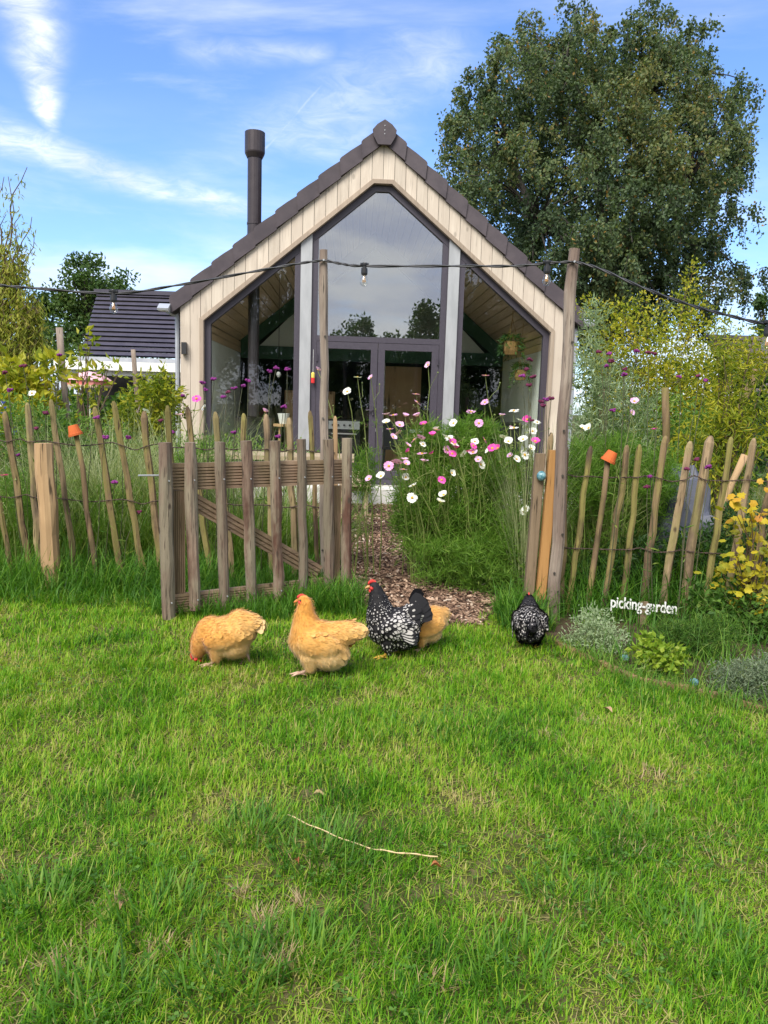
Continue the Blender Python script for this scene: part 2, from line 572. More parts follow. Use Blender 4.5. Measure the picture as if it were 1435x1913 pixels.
        if self.N:
            NN = np.concatenate(self.N)
            NN = NN / np.linalg.norm(NN, axis=1, keepdims=True)
            me.polygons.foreach_set('use_smooth', np.full(len(T), True))
            me.normals_split_custom_set_from_vertices(NN.tolist())
        if edge:
            at = me.attributes.new('rim', 'FLOAT', 'POINT')
            at.data.foreach_set('value', np.concatenate(self.E).astype(np.float32))
        return link(name, me, parent)


def U(a, b, n):
    return rng.uniform(a, b, n)


_ph = rng.uniform(0, 6.28, (24,))
_kk = rng.normal(size=(24, 2))


def wavy(x, y, scale=1.0, seed=0):
    """smooth 2-D noise about 0, about -1..1"""
    s = 0
    for i in range(8):
        k = _kk[(i + seed * 5) % 24] * scale * (1 + .35 * i)
        s = s + np.sin(k[0] * x + k[1] * y + _ph[(i * 3 + seed) % 24]) / (1 + .3 * i)
    return s / 3.0


def unit(n):
    v = rng.normal(size=(n, 3))
    return v / np.linalg.norm(v, axis=1, keepdims=True)


def in_ball(n, shell=.0):
    return unit(n) * (rng.uniform(shell, 1, (n, 1)) ** (1 / 2.2))


def spline(pts, k=6):
    """Catmull-Rom through the points"""
    P = [Vector(p) for p in pts]
    P = [P[0] * 2 - P[1]] + P + [P[-1] * 2 - P[-2]]
    out = []
    for i in range(1, len(P) - 2):
        for s in range(k):
            t = s / k
            a, b, c, d = P[i - 1], P[i], P[i + 1], P[i + 2]
            out.append(.5 * ((2 * b) + (c - a) * t + (2 * a - 5 * b + 4 * c - d) * t * t + (3 * b - a - 3 * c + d) * t ** 3))
    out.append(P[-2])
    return out
# ------------------------------------------------------------------ ground, path, bed
m, t, b = new_mat('ground')
_v = t.node('ShaderNodeNewGeometry').outputs['Position']
_n = t.noise(_v, 9, 5, .65)
_c = t.ramp(_n, [(.3, (.04, .045, .014)), (.5, (.08, .085, .025)), (.7, (.16, .125, .065))])
t.t.links.new(_c, b.inputs['Base Color'])
b.inputs['Roughness'].default_value = .95
b.inputs['Specular IOR Level'].default_value = .1
_bn = t.node('ShaderNodeBump', {'Strength': .8, 'Distance': .02, 'Height': t.noise(_v, 40, 5, .7)})
t.t.links.new(_bn.outputs[0], b.inputs['Normal'])
M['ground'] = m

m, t, b = new_mat('wood_chips')
_a = t.node('ShaderNodeAttribute', attribute_name='tint').outputs['Fac']
_c = t.ramp(_a, [(0, (.05, .03, .02)), (.35, (.165, .10, .066)), (.65, (.31, .20, .135)), (.88, (.45, .32, .225)), (1, (.56, .46, .36))])
t.t.links.new(_c, b.inputs['Base Color'])
b.inputs['Roughness'].default_value = .85
b.inputs['Specular IOR Level'].default_value = .2
M['chips'] = m
M['mulch'] = flat_mat('mulch', (.10, .055, .04), (.055, .032, .024), 30, .95, 0, .1, .6)
M['grass'] = leaf_mat('lawn_grass', [(.026, .088, .008), (.062, .19, .010), (.125, .315, .013), (.215, .41, .018), (.34, .44, .04), (.50, .40, .18)], .45, .55, .75, 2.1)
M['tall_grass'] = leaf_mat('tall_grass', [(.028, .085, .012), (.062, .175, .018), (.115, .26, .026), (.21, .34, .045), (.40, .40, .13)], .45, .5, .3, 2.5)
M['dry'] = leaf_mat('dry_grass', [(.30, .21, .11), (.42, .31, .17), (.52, .42, .26)], .25, .7)

g = MB().add([(-300, -300, 0), (300, -300, 0), (300, 300, 0), (-300, 300, 0)], [(0, 1, 2, 3)])
tag(g.build('ground', 'ground'), kind='structure')


def sheet(name, pts, z, mat):
    o = MB().add([(x, y, z) for x, y in pts], [tuple(range(len(pts)))]).build(name, mat)
    return tag(o, kind='structure')


PATH = [(-.32, 5.75), (-.05, 5.25), (.35, 4.98), (.68, 5.02), (.80, 5.3), (.95, 6.2), (.9, 8.0), (1.2, 11.2), (-2.6, 11.2), (-2.6, 9.2), (-2.4, 7.2), (-1.2, 6.6), (-.55, 6.3)]
BED = [(1.08, 5.0), (1.10, 4.62), (1.40, 3.99), (1.91, 3.58), (2.6, 3.22), (3.3, 3.4), (3.7, 5.5), (1.2, 5.5)]
sheet('path', PATH, .004, 'mulch')
sheet('garden_bed', BED, .004, 'soil')
sheet('soil_strip', [(-9, 5.9), (-2.65, 5.9), (-2.65, 11.2), (-9, 11.2)], .004, 'soil')
sheet('soil_patch', [(.97, 5.6), (9, 5.6), (9, 11.0), (1.22, 11.0)], .004, 'soil')


def inside(x, y, poly):
    r = np.zeros(len(x), bool)
    k = len(poly)
    for i in range(k):
        x0, y0 = poly[i]
        x1, y1 = poly[(i + 1) % k]
        c = ((y0 > y) != (y1 > y)) & (x < (x1 - x0) * (y - y0) / (y1 - y0 + 1e-12) + x0)
        r ^= c
    return r


# wood chips lying on the path
n = 34000
x, y = U(-2.6, 1.2, n), 4.95 + 6.25 * U(0, 1, n) ** 1.35
k = inside(x + .05 * wavy(x, y, 9, 1), y + .05 * wavy(x, y, 9, 2), PATH)
k &= (y < 7.5) | (U(0, 1, n) < .75)
x, y = x[k], y[k]
n = len(x)
geo = Geo()
L, W_ = U(.010, .036, n) + .05 * U(0, 1, n) ** 4, U(.006, .022, n)
az = U(0, 6.28, n)
pit = rng.normal(0, .28, n)
D = np.stack([np.cos(az) * np.cos(pit), np.sin(az) * np.cos(pit), np.sin(pit)], 1)
rl = rng.normal(0, .35, n)
S = np.stack([-np.sin(az) * np.cos(rl), np.cos(az) * np.cos(rl), np.sin(rl)], 1)
Nn = np.cross(D, S)
C = np.stack([x, y, .006 + U(0, .022, n)], 1)
H2 = U(.0015, .004, n)[:, None]
vs = []
for sz in (-1, 1):
    for sa, sb in ((-1, -1), (1, -.7), (.9, 1), (-1, .8)):
        vs.append(C + D * (L * .5 * sa)[:, None] + S * (W_ * .5 * sb)[:, None] + Nn * H2 * sz)
V = np.stack(vs, 1).reshape(-1, 3)
tt = np.array([(4, 5, 6), (4, 6, 7), (0, 1, 5), (0, 5, 4), (1, 2, 6), (1, 6, 5), (2, 3, 7), (2, 7, 6), (3, 0, 4), (3, 4, 7)])
T = (np.arange(n)[:, None, None] * 8 + tt[None]).reshape(-1, 3)
geo.add(V, T, np.repeat(np.clip(rng.normal(.45, .27, n), 0, 1), 8))
o = geo.build('wood_chips', 'chips')
tag(o, 'reddish brown wood chips strewn over the garden path', 'wood chips', kind='stuff')

# lawn: every blade is geometry
geo = Geo()


def lawn_points(n, y0, y1):
    y = U(y0, y1, n)
    x = U(-1, 1, n) * (.62 * y + 1.3)
    k = ~inside(x, y, BED) & ~inside(x + .08 * wavy(x, y, 7, 1), y + .08 * wavy(x, y, 7, 2), PATH)
    k &= y < 5.75 + .1 * wavy(x, y, 3, 3)
    return x[k], y[k]


def lawn(n, y0, y1, Lm, Wm, segs):
    x, y = lawn_points(n, y0, y1)
    pat = wavy(x, y, 2.1, 0)
    tuft = np.clip(wavy(x, y, 6.5, 2) * .8 + wavy(x, y, 15, 4) * .6, -1, 1.4)
    bare = wavy(x, y, 3.7, 6) + .6 * wavy(x, y, 11, 7)
    keep = U(0, 1, len(x)) < np.clip(1.05 - .9 * np.clip(bare - .35, 0, 1), .12, 1)
    x, y, pat, tuft, bare = x[keep], y[keep], pat[keep], tuft[keep], bare[keep]
    n = len(x)
    L = Lm * np.clip(1 + .7 * tuft + rng.normal(0, .38, n), .3, 2.8)
    tint = np.clip(.47 + .20 * pat - .16 * tuft + rng.normal(0, .19, n), 0, .87)
    dry = U(0, 1, n) < .035 + .12 * np.clip(bare, 0, 1)
    tint[dry] = U(.82, 1, dry.sum())
    # blades of one tuft lean the same way
    az = 3.0 * wavy(x, y, 19, 5) + rng.normal(0, 1.5, n)
    geo.blades(np.stack([x, y, np.zeros(n)], 1), L, Wm * U(.7, 1.35, n), az, np.abs(rng.normal(.45, .42, n)), U(.1, 1.7, n), segs, tint)


lawn(160000, 1.05, 2.6, .034, .0032, 3)
lawn(135000, 2.6, 4.2, .038, .0042, 2)
lawn(95000, 4.2, 5.9, .042, .0056, 2)
x, y = lawn_points(24000, 1.05, 5.5)                 # thatch: dry straws lying low
n = len(x)
geo.blades(np.stack([x, y, np.full(n, .004)], 1), U(.03, .08, n), U(.002, .004, n), U(0, 6.28, n), U(1.1, 1.55, n), U(-.2, .3, n), 2, U(.86, 1, n))
o = geo.build('lawn_grass', 'grass')
tag(o, 'short green lawn grass with yellowish dry patches', 'grass', kind='stuff')

# broad-leaved lush tufts in the lawn
geo = Geo()
for (px, py, n, r) in ((600, 1600, 260, .16), (470, 1560, 160, .12), (760, 1380, 120, .2), (430, 1840, 200, .14), (300, 1720, 180, .14), (960, 1830, 120, .14), (180, 1880, 170, .14), (1180, 1560, 90, .15),
                      (880, 1370, 120, .2), (560, 1790, 160, .12), (80, 1700, 160, .14), (1300, 1780, 140, .15), (1060, 1690, 100, .12)):
    c = G(px, py)
    a, rr = U(0, 6.28, n), r * np.sqrt(U(0, 1, n))
    P = np.stack([c.x + rr * np.cos(a), c.y + rr * np.sin(a), np.zeros(n)], 1)
    geo.blades(P, U(.05, .12, n), U(.004, .0075, n), a + rng.normal(0, .9, n), U(.1, .7, n), U(.3, 1.3, n), 4, np.clip(rng.normal(.42, .17, n), 0, .9))
tag(geo.build('lush_grass_tufts', 'tall_grass'), 'darker lush grass tufts standing up out of the lawn', 'grass', kind='stuff')

# rank grass along the fence foot, both sides of it, and round the gate
geo = Geo()


def rank(n, x0, x1, y0, y1, l0, l1, wd=.007, tlo=.35):
    x, y = U(x0, x1, n), U(y0, y1, n)
    k = ~inside(x, y, PATH)
    x, y = x[k], y[k]
    n = len(x)
    L = U(l0, l1, n) * np.clip(1 + .5 * wavy(x, y, 4, 3), .4, 1.7)
    geo.blades(np.stack([x, y, np.zeros(n)], 1), L, wd * U(.6, 1.3, n), U(0, 6.28, n), U(.05, .6, n), U(.3, 2.0, n), 5, np.clip(rng.normal(tlo, .17, n), 0, 1))


rank(5200, -5.2, -1.3, 5.45, 6.1, .16, .40)
rank(2200, -5.2, -1.2, 5.15, 5.5, .10, .24)
rank(3800, -1.5, -.2, 5.2, 6.2, .14, .38)
rank(1200, -1.55, -.6, 4.95, 5.25, .10, .24)
rank(1500, -.62, -.12, 5.1, 5.9, .12, .34)
rank(900, .80, 1.15, 4.9, 5.5, .10, .30)
rank(2600, 1.2, 4.6, 5.15, 5.75, .18, .48, .008, .26)
rank(1500, 1.3, 4.8, 4.3, 5.2, .12, .34, .006, .36)
rank(1500, 1.25, 3.6, 3.6, 4.4, .08, .24, .005, .5)
for i in range(26):        # grass creeping over the timber edging
    f = i / 25
    ex, ey = (1.10 + .30 * f * 2, 4.65 - .63 * f * 2) if f < .5 else (1.40 + .51 * (f - .5) * 2, 4.02 - .40 * (f - .5) * 2)
    rank(40, ex - .05, ex + .06, ey - .06, ey + .06, .05, .13, .004, .55)
tag(geo.build('rank_grass', 'tall_grass'), 'long rank grass growing along the foot of the fence', 'grass', kind='stuff')

# clover and small weeds scattered in the lawn
M['clover'] = leaf_mat('clover', [(.05, .13, .02), (.09, .20, .03), (.14, .27, .05)], .35)
geo = Geo()
x, y = lawn_points(9000, 1.1, 5.2)
k = (wavy(x, y, 4.2, 3) + .5 * wavy(x, y, 9, 1)) > .42
x, y = x[k], y[k]
n = len(x)
hgt = U(.012, .035, n)
for j in range(3):
    a = U(0, 6.28, n) if j == 0 else a + 2.09
    geo.polyleaf(np.stack([x, y, hgt], 1), np.stack([np.cos(a), np.sin(a), U(-.2, .35, n)], 1), np.tile([0, 0, 1.0], (n, 1)) + rng.normal(0, .2, (n, 3)), U(.008, .015, n),
                 [(.5, 0), (0, 0), (.4, .36), (.85, .36), (.92, 0), (.85, -.36), (.4, -.36)], U(0, 1, n))
tag(geo.build('clover_leaves', 'clover'), 'small clover leaves spread through the lawn', 'clover', kind='stuff')
# pale withered tufts
geo = Geo()
for (px, py, nn_, r) in ((490, 1720, 90, .03), (500, 1760, 70, .03), (520, 1800, 90, .035), (300, 1780, 70, .04), (455, 1675, 50, .02), (560, 1690, 40, .02), (1100, 1350, 90, .07), (1180, 1590, 80, .07), (215, 1690, 60, .04), (1030, 1380, 60, .05), (1210, 1450, 60, .06), (830, 1840, 40, .04), (110, 1800, 60, .04)):
    c = G(px, py)
    a, rr = U(0, 6.28, nn_), r * np.sqrt(U(0, 1, nn_))
    geo.blades(np.stack([c.x + rr * np.cos(a), c.y + rr * np.sin(a), np.zeros(nn_)], 1), U(.03, .07, nn_), U(.002, .004, nn_), U(0, 6.28, nn_), U(.3, 1.3, nn_), U(0, 1.2, nn_), 3, U(0, .8, nn_))
tag(geo.build('withered_tufts', 'dry'), 'pale withered grass tufts in the lawn', 'grass', kind='stuff')
# ------------------------------------------------------------------ the house (local x along the front, y inwards, z up)
HY = rad(2.4)
_o = AT(705.5, 898, 11.6)
FZ = _o.z
_u = Vector((math.cos(HY), math.sin(HY), 0))
HO = Vector((_o.x, _o.y, 0)) - _u * .05
house = empty('garden_house', HO, HY, 'modern gabled garden house with pale timber cladding and a glazed front', 'house')
HM = Matrix.Translation(HO) @ Matrix.Rotation(HY, 4, 'Z')
SL = .825
ANG = math.atan(SL)
zr = lambda u: FZ + 5.08 - SL * abs(u)        # top of verge tiles
zl = lambda u: FZ + 4.82 - SL * abs(u)        # underside of verge tiles
zt = lambda u: FZ + min(4.33, 4.45 - SL * abs(u))     # outside of the opening trim
OPEN = 2.605
DEPTH = 7.5

# dark backing behind the boards and the side walls
for s in (-1, 1):
    pl = [(0, zt(0) + .01), (s * .145, zt(.145) + .01), (s * OPEN, zt(OPEN) + .0), (s * OPEN, 0.02), (s * 2.88, 0.02), (s * 2.88, zl(2.88) - .02), (0, zl(0) - .02)]
    if s < 0:
        pl = pl[::-1]
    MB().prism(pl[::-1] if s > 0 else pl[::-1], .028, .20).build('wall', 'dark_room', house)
    MB().box(*sorted((s * 2.66, s * 2.87)), .205, DEPTH, .02, zl(2.87) - .02).build('wall', 'cladding', house)
MB().prism([(-2.66, .02), (2.66, .02), (2.66, zl(2.66) - .02), (0, zl(0) - .03), (-2.66, zl(2.66) - .02)], DEPTH - .2, DEPTH).build('wall', 'cladding', house)

# cladding boards
edges = [i * OPEN / 16 for i in range(17)] + [2.755, 2.90]
for s in (-1, 1):
    for i in range(18):
        a, b_ = edges[i] + .003, edges[i + 1] - .003
        lo = (lambda u: zt(u)) if i < 16 else (lambda u: .06)
        pts = [(a, lo(a)), (b_, lo(b_)), (b_, zl(b_) + .02), (a, zl(a) + .02)]
        if i == 0:
            pts = [(a, lo(a)), (.145, lo(.145)), (b_, lo(b_)), (b_, zl(b_) + .02), (a, zl(a) + .02)]
        pts = [(s * x, z) for x, z in pts]
        if s < 0:
            pts = pts[::-1]
        MB().prism(pts, 0.0 + .002 * (i % 2), .026).build('cladding_board', 'cladding', house)


def band(pa, pb, qa, qb, y0, y1, name, mat, parent):
    """strip between the outer edge pa-pb and the inner edge qa-qb, seen from the front"""
    MB().hexa([(pa[0], y0, pa[1]), (pb[0], y0, pb[1]), (qb[0], y0, qb[1]), (qa[0], y0, qa[1])],
              [(pa[0], y1, pa[1]), (pb[0], y1, pb[1]), (qb[0], y1, qb[1]), (qa[0], y1, qa[1])]).build(name, mat, parent)


def outline(d):
    """opening outline offset inwards by d: bottom left, eaves left, top left, top right, eaves right, bottom right"""
    k = d * math.sqrt(1 + SL * SL)
    top = FZ + 4.33 - d
    xt = max(0.02, (FZ + 4.45 - k - top) / SL)
    xs = OPEN - d
    zs = FZ + 4.45 - SL * xs - k
    return [(-xs, FZ - .02), (-xs, zs), (-xt, top), (xt, top), (xs, zs), (xs, FZ - .02)]


A, B = outline(-.012), outline(.045)
for i in range(5):
    band(A[i], A[i + 1], B[i], B[i + 1], -.018, .13, 'opening_trim', 'trim', house)
A, B = outline(.046), outline(.135)
for i in range(5):
    band(A[i], A[i + 1], B[i], B[i + 1], .075, .165, 'window_frame', 'anthracite', house)
INX = OPEN - .135


def zi(u, d=.135):
    return FZ + min(4.33 - d, 4.45 - SL * abs(u) - d * math.sqrt(1 + SL * SL))


CU, CW = 1.08, .082                       # steel columns
for s in (-1, 1):
    ztop = zi(CU + CW, .05)
    MB().prism([(s * CU - CW, FZ - .05), (s * CU + CW, FZ - .05), (s * CU + CW, zi(s * CU + CW, .05)), (s * CU - CW, zi(s * CU - CW, .05))], .035, .047).build('column_flange', 'galv', house)
    MB().prism([(s * CU - .006, FZ - .05), (s * CU + .006, FZ - .05), (s * CU + .006, zi(s * CU, .06)), (s * CU - .006, zi(s * CU, .06))], .048, .19).build('column_web', 'galv', house)
    MB().prism([(s * CU - CW, FZ - .05), (s * CU + CW, FZ - .05), (s * CU + CW, zi(s * CU + CW, .06)), (s * CU - CW, zi(s * CU - CW, .06))], .191, .203).build('column_flange', 'galv', house)
    for q in (-1, 1):                    # frame uprights either side of the column
        x0 = s * CU + q * (CW + .002)
        x1 = x0 + q * .085
        a, b_ = min(x0, x1), max(x0, x1)
        MB().prism([(a, FZ), (b_, FZ), (b_, zi(b_, .14)), (a, zi(a, .14))], .07, .17).build('frame_upright', 'anthracite', house)
    # side panes
    a, b_ = s * (CU + CW + .087), s * INX
    if a > b_:
        a, b_ = b_, a
    MB().prism([(a, FZ + .09), (b_, FZ + .09), (b_, zi(b_)), (a, zi(a))], .115, .125).build('window_pane', 'glass', house)
    MB().box(a - .01, b_ + .01, .072, .168, FZ - .01, FZ + .09).build('sill_rail', 'anthracite', house)
CBX = CU - CW - .087                     # inner half width of the middle bay
MB().box(-CBX, CBX, .072, .172, FZ + 2.05, FZ + 2.13).build('transom', 'anthracite', house)
xt = outline(.135)[3][0]
MB().prism([(-CBX, FZ + 2.13), (CBX, FZ + 2.13), (CBX, zi(CBX)), (xt, zi(0)), (-xt, zi(0)), (-CBX, zi(CBX))], .115, .125).build('window_pane', 'boosted_mirror_glass', house)
for s in (-1, 1):
    d = empty('door', (0, 0, 0))
    d.parent = house
    x0, x1 = (.004, CBX - .004) if s > 0 else (-CBX + .004, -.004)
    for nm, bx in (('stile', (x0, x0 + .10, FZ + .02, FZ + 2.045)), ('stile', (x1 - .10, x1, FZ + .02, FZ + 2.045)),
                   ('rail', (x0 + .10, x1 - .10, FZ + 1.945, FZ + 2.043)), ('rail', (x0 + .10, x1 - .10, FZ + .022, FZ + .13))):
        MB().box(bx[0], bx[1], .062, .142, bx[2], bx[3]).build(nm, 'anthracite', d)
    MB().box(x0 + .10, x1 - .10, .10, .108, FZ + .13, FZ + 1.945).build('pane', 'glass', d)
    if s < 0:
        h = MB().box(-.062, -.042, .03, .062, FZ + .98, FZ + 1.12)
        h.box(-.16, -.042, .012, .03, FZ + 1.05, FZ + 1.07)
        h.build('handle', 'anthracite', d)
    for zz in (.3, 1.75):
        MB().tube([(s * (CBX - .012), .05, FZ + zz), (s * (CBX - .012), .05, FZ + zz + .1)], .012, 6).build('hinge', 'anthracite', d)
MB().box(-CBX, CBX, .02, .18, FZ - .06, FZ + .018).build('threshold', 'anthracite', house)

# concrete step and slab
MB().box(-3.25, 3.25, -.42, -.004, 0.0, FZ - .085).build('concrete_step', 'white_concrete', house)
MB().box(-2.9, 2.9, .0, DEPTH, 0.0, FZ - .065).build('floor_slab', 'floor', house)
MB().box(-2.6, 2.6, .19, DEPTH - .25, FZ - .06, FZ + .004).build('interior_floor', 'floor', house)

# verge tiles, saw-toothed down each rake
NTL = 10
RL = math.hypot(3.02, 3.02 * SL)
for s in (-1, 1):
    ca, sa = math.cos(ANG), math.sin(ANG)
    for i in range(NTL):
        s0, s1 = i * RL / NTL - .02, (i + 1) * RL / NTL + .03
        pts = [(s0, -.030), (s0 + (s1 - s0) * .5, -.006), (s1 - .03, .004), (s1, -.006), (s1 - .03, -.218), (s0 + .02, -.238)]
        # local (along rake, up from rake) -> (x, z)
        pp = [(s * (p * ca + q * sa * .0), FZ + 5.08 - p * sa + q * 1.14 + .02) for p, q in pts]
        if s > 0:
            pp = pp[::-1]
        yy = .0
        f0, f1 = -.035, -.062
        bb = MB()
        nn_ = len(pp)
        ys = [f0 + (f1 - f0) * ((p_[0] - s0) / (s1 - s0)) for p_ in (pts[::-1] if s > 0 else pts)]
        bb.add([(x_, y_, z_) for (x_, z_), y_ in zip(pp, ys)] + [(x_, .22, z_) for x_, z_ in pp], [tuple(range(nn_)), tuple(range(2 * nn_ - 1, nn_ - 1, -1))] + [(i_, i_ + nn_, (i_ + 1) % nn_ + nn_, (i_ + 1) % nn_) for i_ in range(nn_)])
        bb.build('verge_tile', 'tile', house)
    # roof slope: courses
    for i in range(NTL):
        s0, s1 = i * RL / NTL, (i + 1) * RL / NTL + .05
        q = [(s * (p * ca), FZ + 5.06 - p * sa + h) for p, h in ((s0, -.05), (s1, .0), (s1, -.04), (s0, -.09))]
        if s > 0:
            q = q[::-1]
        MB().prism(q, .222, DEPTH + .1).build('tile_course', 'tile', house)
    # gutter and downpipe
    gx = s * 3.06
    MB().tube([(gx, -.02, zl(2.98) + .04), (gx, DEPTH, zl(2.98) + .04)], .055, 8).build('gutter', 'zinc', house)
    MB().tube([(s * 2.965, .12, zl(2.98) + .0), (s * 2.965, .12, .05)], .035, 8).build('downpipe', 'zinc', house)
# ridge
cap = [(-.09, 4.79), (.09, 4.79), (.155, 4.90), (.17, 4.985), (.105, 5.06), (0, 5.125), (-.105, 5.06), (-.17, 4.985), (-.155, 4.90)]
rc = MB().prism([(x, FZ + z) for x, z in cap], -.10, -.058).build('ridge_end_cap', 'tile', house)
for zz in (4.93, 4.98, 5.04):
    MB().tube([(0, -.106, FZ + zz), (0, -.099, FZ + zz)], .008, 6).build('screw', 'galv', rc)
for i in range(16):
    y0 = -.056 + i * .48
    MB().prism([(-.15, FZ + 4.93), (.15, FZ + 4.93), (.15, FZ + 4.98), (.07, FZ + 5.07), (0, FZ + 5.11), (-.07, FZ + 5.07), (-.15, FZ + 4.98)], y0, y0 + .476).build('ridge_tile', 'tile', house)

# flue: outside stack and the stove pipe inside, one run
fx, fy = -1.90, .50
fl = empty('flue', (0, 0, 0))
fl.parent = house
zroof = FZ + 5.06 - SL * 1.90
MB().lathe([(.105, zroof - .15), (.105, FZ + 4.75), (.115, FZ + 4.755)], (fx, fy, 0), 20).build('stack_pipe', 'flue', fl, smooth=False)
MB().lathe([(.115, FZ + 4.70), (.145, FZ + 4.76), (.150, FZ + 4.78), (.150, FZ + 5.06), (.144, FZ + 5.065), (.135, FZ + 5.03)], (fx, fy, 0), 20).build('cowl', 'flue', fl)
MB().lathe([(.107, zroof + .26), (.112, zroof + .262), (.112, zroof + .29), (.107, zroof + .292)], (fx, fy, 0), 20).build('clamp_ring', 'flue', fl)
MB().lathe([(.19, zroof - .12), (.15, zroof + .06), (.115, zroof + .11)], (fx, fy, 0), 16).build('flashing', 'flue', fl)
MB().lathe([(.085, FZ + .9), (.085, zroof - .25)], (fx, fy + .02, 0), 16).build('stove_pipe', 'flue', fl)
# wood stove below it, mostly hidden
st = empty('wood_stove', HM @ Vector((fx, fy + .35, FZ)), HY, 'black wood stove under the stove pipe behind the glass', 'stove')
MB().box(-.28, .28, -.25, .25, .02, .88).build('stove_body', 'flue', st)
MB().box(-.18, .18, -.262, -.252, .3, .7).build('stove_door', 'black', st)

# wall lamps and floodlights
for s, zz in ((-1, 1.78), (1, 1.78)):
    x = s * 2.83 if s < 0 else 2.80
    l = MB().box(x - .035, x + .035, -.09, -.012, FZ + zz, FZ + zz + .17)
    l.box(x - .02, x + .02, -.012, 0.0, FZ + zz + .05, FZ + zz + .12)
    l.build('wall_lamp', 'lamp_black', house)
for s in (-1, 1):
    x = s * 3.10
    fo = MB().hexa([(x - .08, -.20, FZ + 2.38), (x + .08, -.20, FZ + 2.38), (x + .08, -.06, FZ + 2.46), (x - .08, -.06, FZ + 2.46)],
                   [(x - .08, -.21, FZ + 2.41), (x + .08, -.21, FZ + 2.41), (x + .08, -.07, FZ + 2.49), (x - .08, -.07, FZ + 2.49)]).build('floodlight', 'zinc', house)
    MB().box(x - .065, x + .065, -.19, -.09, FZ + 2.375, FZ + 2.385).build('lens', 'white_paint', fo)
    MB().box(x - .02, x + .02, -.10, .12, FZ + 2.44, FZ + 2.46).build('bracket', 'zinc', fo)
# red and yellow toy-like float hanging on the left column
fl2 = empty('hanging_float', HM @ Vector((-.955, .01, FZ + 1.42)), HY, 'small red and yellow float hanging beside the left steel column', 'float')
MB().lathe([(.01, 0), (.028, .01), (.028, .08), (.02, .085)], (0, 0, 0), 10).build('red_end', 'red_plastic', fl2)
MB().lathe([(.026, .086), (.026, .15), (.012, .165)], (0, 0, 0), 10).build('yellow_end', 'yellow_plastic', fl2)
MB().tube([(0, 0, .165), (0, 0.02, .5)], .002, 4).build('cord', 'white_paint', fl2)

# ------------------------------------------------------------------ interior
BK = 3.7
for s in (-1, 1):
    MB().box(*sorted((s * 2.565, s * 2.585)), .20, BK, FZ + .006, FZ + 2.05).build('inner_wall', 'plaster', house)
    # boarded slope, boards run front to back
    zc = lambda u: FZ + 4.40 - SL * abs(u)
    nb = 24
    for i in range(nb):
        u0, u1 = 2.57 * i / nb + .006, 2.57 * (i + 1) / nb - .006
        q = [(s * u0, zc(u0)), (s * u1, zc(u1)), (s * u1, zc(u1) + .02), (s * u0, zc(u0) + .02)]
        if s < 0:
            q = q[::-1]
        MB().prism(q, .21, BK).build('ceiling_board', 'ceiling', house)
    for i in range(2):
        z0 = FZ + 2.055 + i * .11
        MB().box(*sorted((s * 2.55, s * 2.57)), .21, BK, z0, z0 + .098).build('wall_board', 'ceiling', house)
    q = [(s * 2.56, zc(2.56) + .024), (s * 0.004, zc(.004) + .024), (s * .004, zc(.004) + .06), (s * 2.56, zc(2.56) + .06)]
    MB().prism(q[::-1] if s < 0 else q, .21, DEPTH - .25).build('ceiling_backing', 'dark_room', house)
    # green rafter against the cross wall
    q = [(s * 2.54, zc(2.54) - .006), (s * .004, zc(.004) - .006), (s * .004, zc(.004) - .30), (s * 2.54, zc(2.54) - .30)]
    MB().prism(q if s < 0 else q[::-1], BK - .10, BK - .004).build('rafter', 'green_beam', house)
# gable wall panel above the tie beam
pan = 'plaster'
MB().prism([(-2.2, FZ + 2.2), (2.2, FZ + 2.2), (.02, zc(0) - .06), (-.02, zc(0) - .06)], BK, BK + .06).build('gable_panel', pan, house)
MB().box(-2.54, 2.54, BK - .06, BK + .06, FZ + 1.96, FZ + 2.2).build('tie_beam', 'green_beam', house)
# rear room, dark
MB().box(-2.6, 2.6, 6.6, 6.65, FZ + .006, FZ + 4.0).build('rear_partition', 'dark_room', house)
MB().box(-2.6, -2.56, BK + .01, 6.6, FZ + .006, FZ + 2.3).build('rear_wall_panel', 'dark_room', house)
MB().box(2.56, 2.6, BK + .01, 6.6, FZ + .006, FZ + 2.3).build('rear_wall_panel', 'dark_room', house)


def hthing(name, loc, label, cat, group=None):
    return empty(name, HM @ Vector(loc), HY, label, cat, group)


pd = hthing('plywood_panel', (.62, BK + .15, FZ), 'tall brown plywood panel behind the right glass door', 'panel')
MB().box(-.36, .36, 0, .03, .01, 1.90).build('sheet', 'plywood', pd)
MB().box(-.44, -.362, -.02, .05, .01, 1.96).build('edge_post', 'plaster', pd)
ps = hthing('notice_poster', (.09, BK - .02, FZ + .75), 'red poster with white sheet beside the plywood panel', 'poster')
MB().box(-.11, .11, 0, .006, 0, .75).build('backing', 'poster', ps)
MB().box(-.10, .10, -.004, -.001, .2, .60).build('sheet', 'paper', ps)
ov = hthing('oven', (-.50, 1.9, FZ), 'white fronted oven in the dark room behind the left glass door', 'oven')
MB().box(-.28, .28, 0, .5, .02, .86).build('oven_body', 'black', ov)
MB().box(-.27, .27, -.02, -.002, .70, .84).build('control_panel', 'steel', ov)
for i in range(4):
    MB().tube([(-.2 + i * .1, -.045, .77), (-.2 + i * .1, -.021, .77)], .018, 8).build('knob', 'black', ov)
MB().tube([(-.22, -.05, .62), (.22, -.05, .62)], .012, 6).build('oven_handle', 'steel', ov)
cb = hthing('wooden_cabinet', (-1.15, 2.6, FZ), 'brown wooden cabinet in the room behind the left window', 'cabinet')
MB().box(-.45, .45, 0, .45, .01, 1.35).build('carcass', 'plywood', cb)
MB().box(-.43, -.005, -.02, -.002, .05, 1.3).build('cabinet_door', 'plywood', cb)
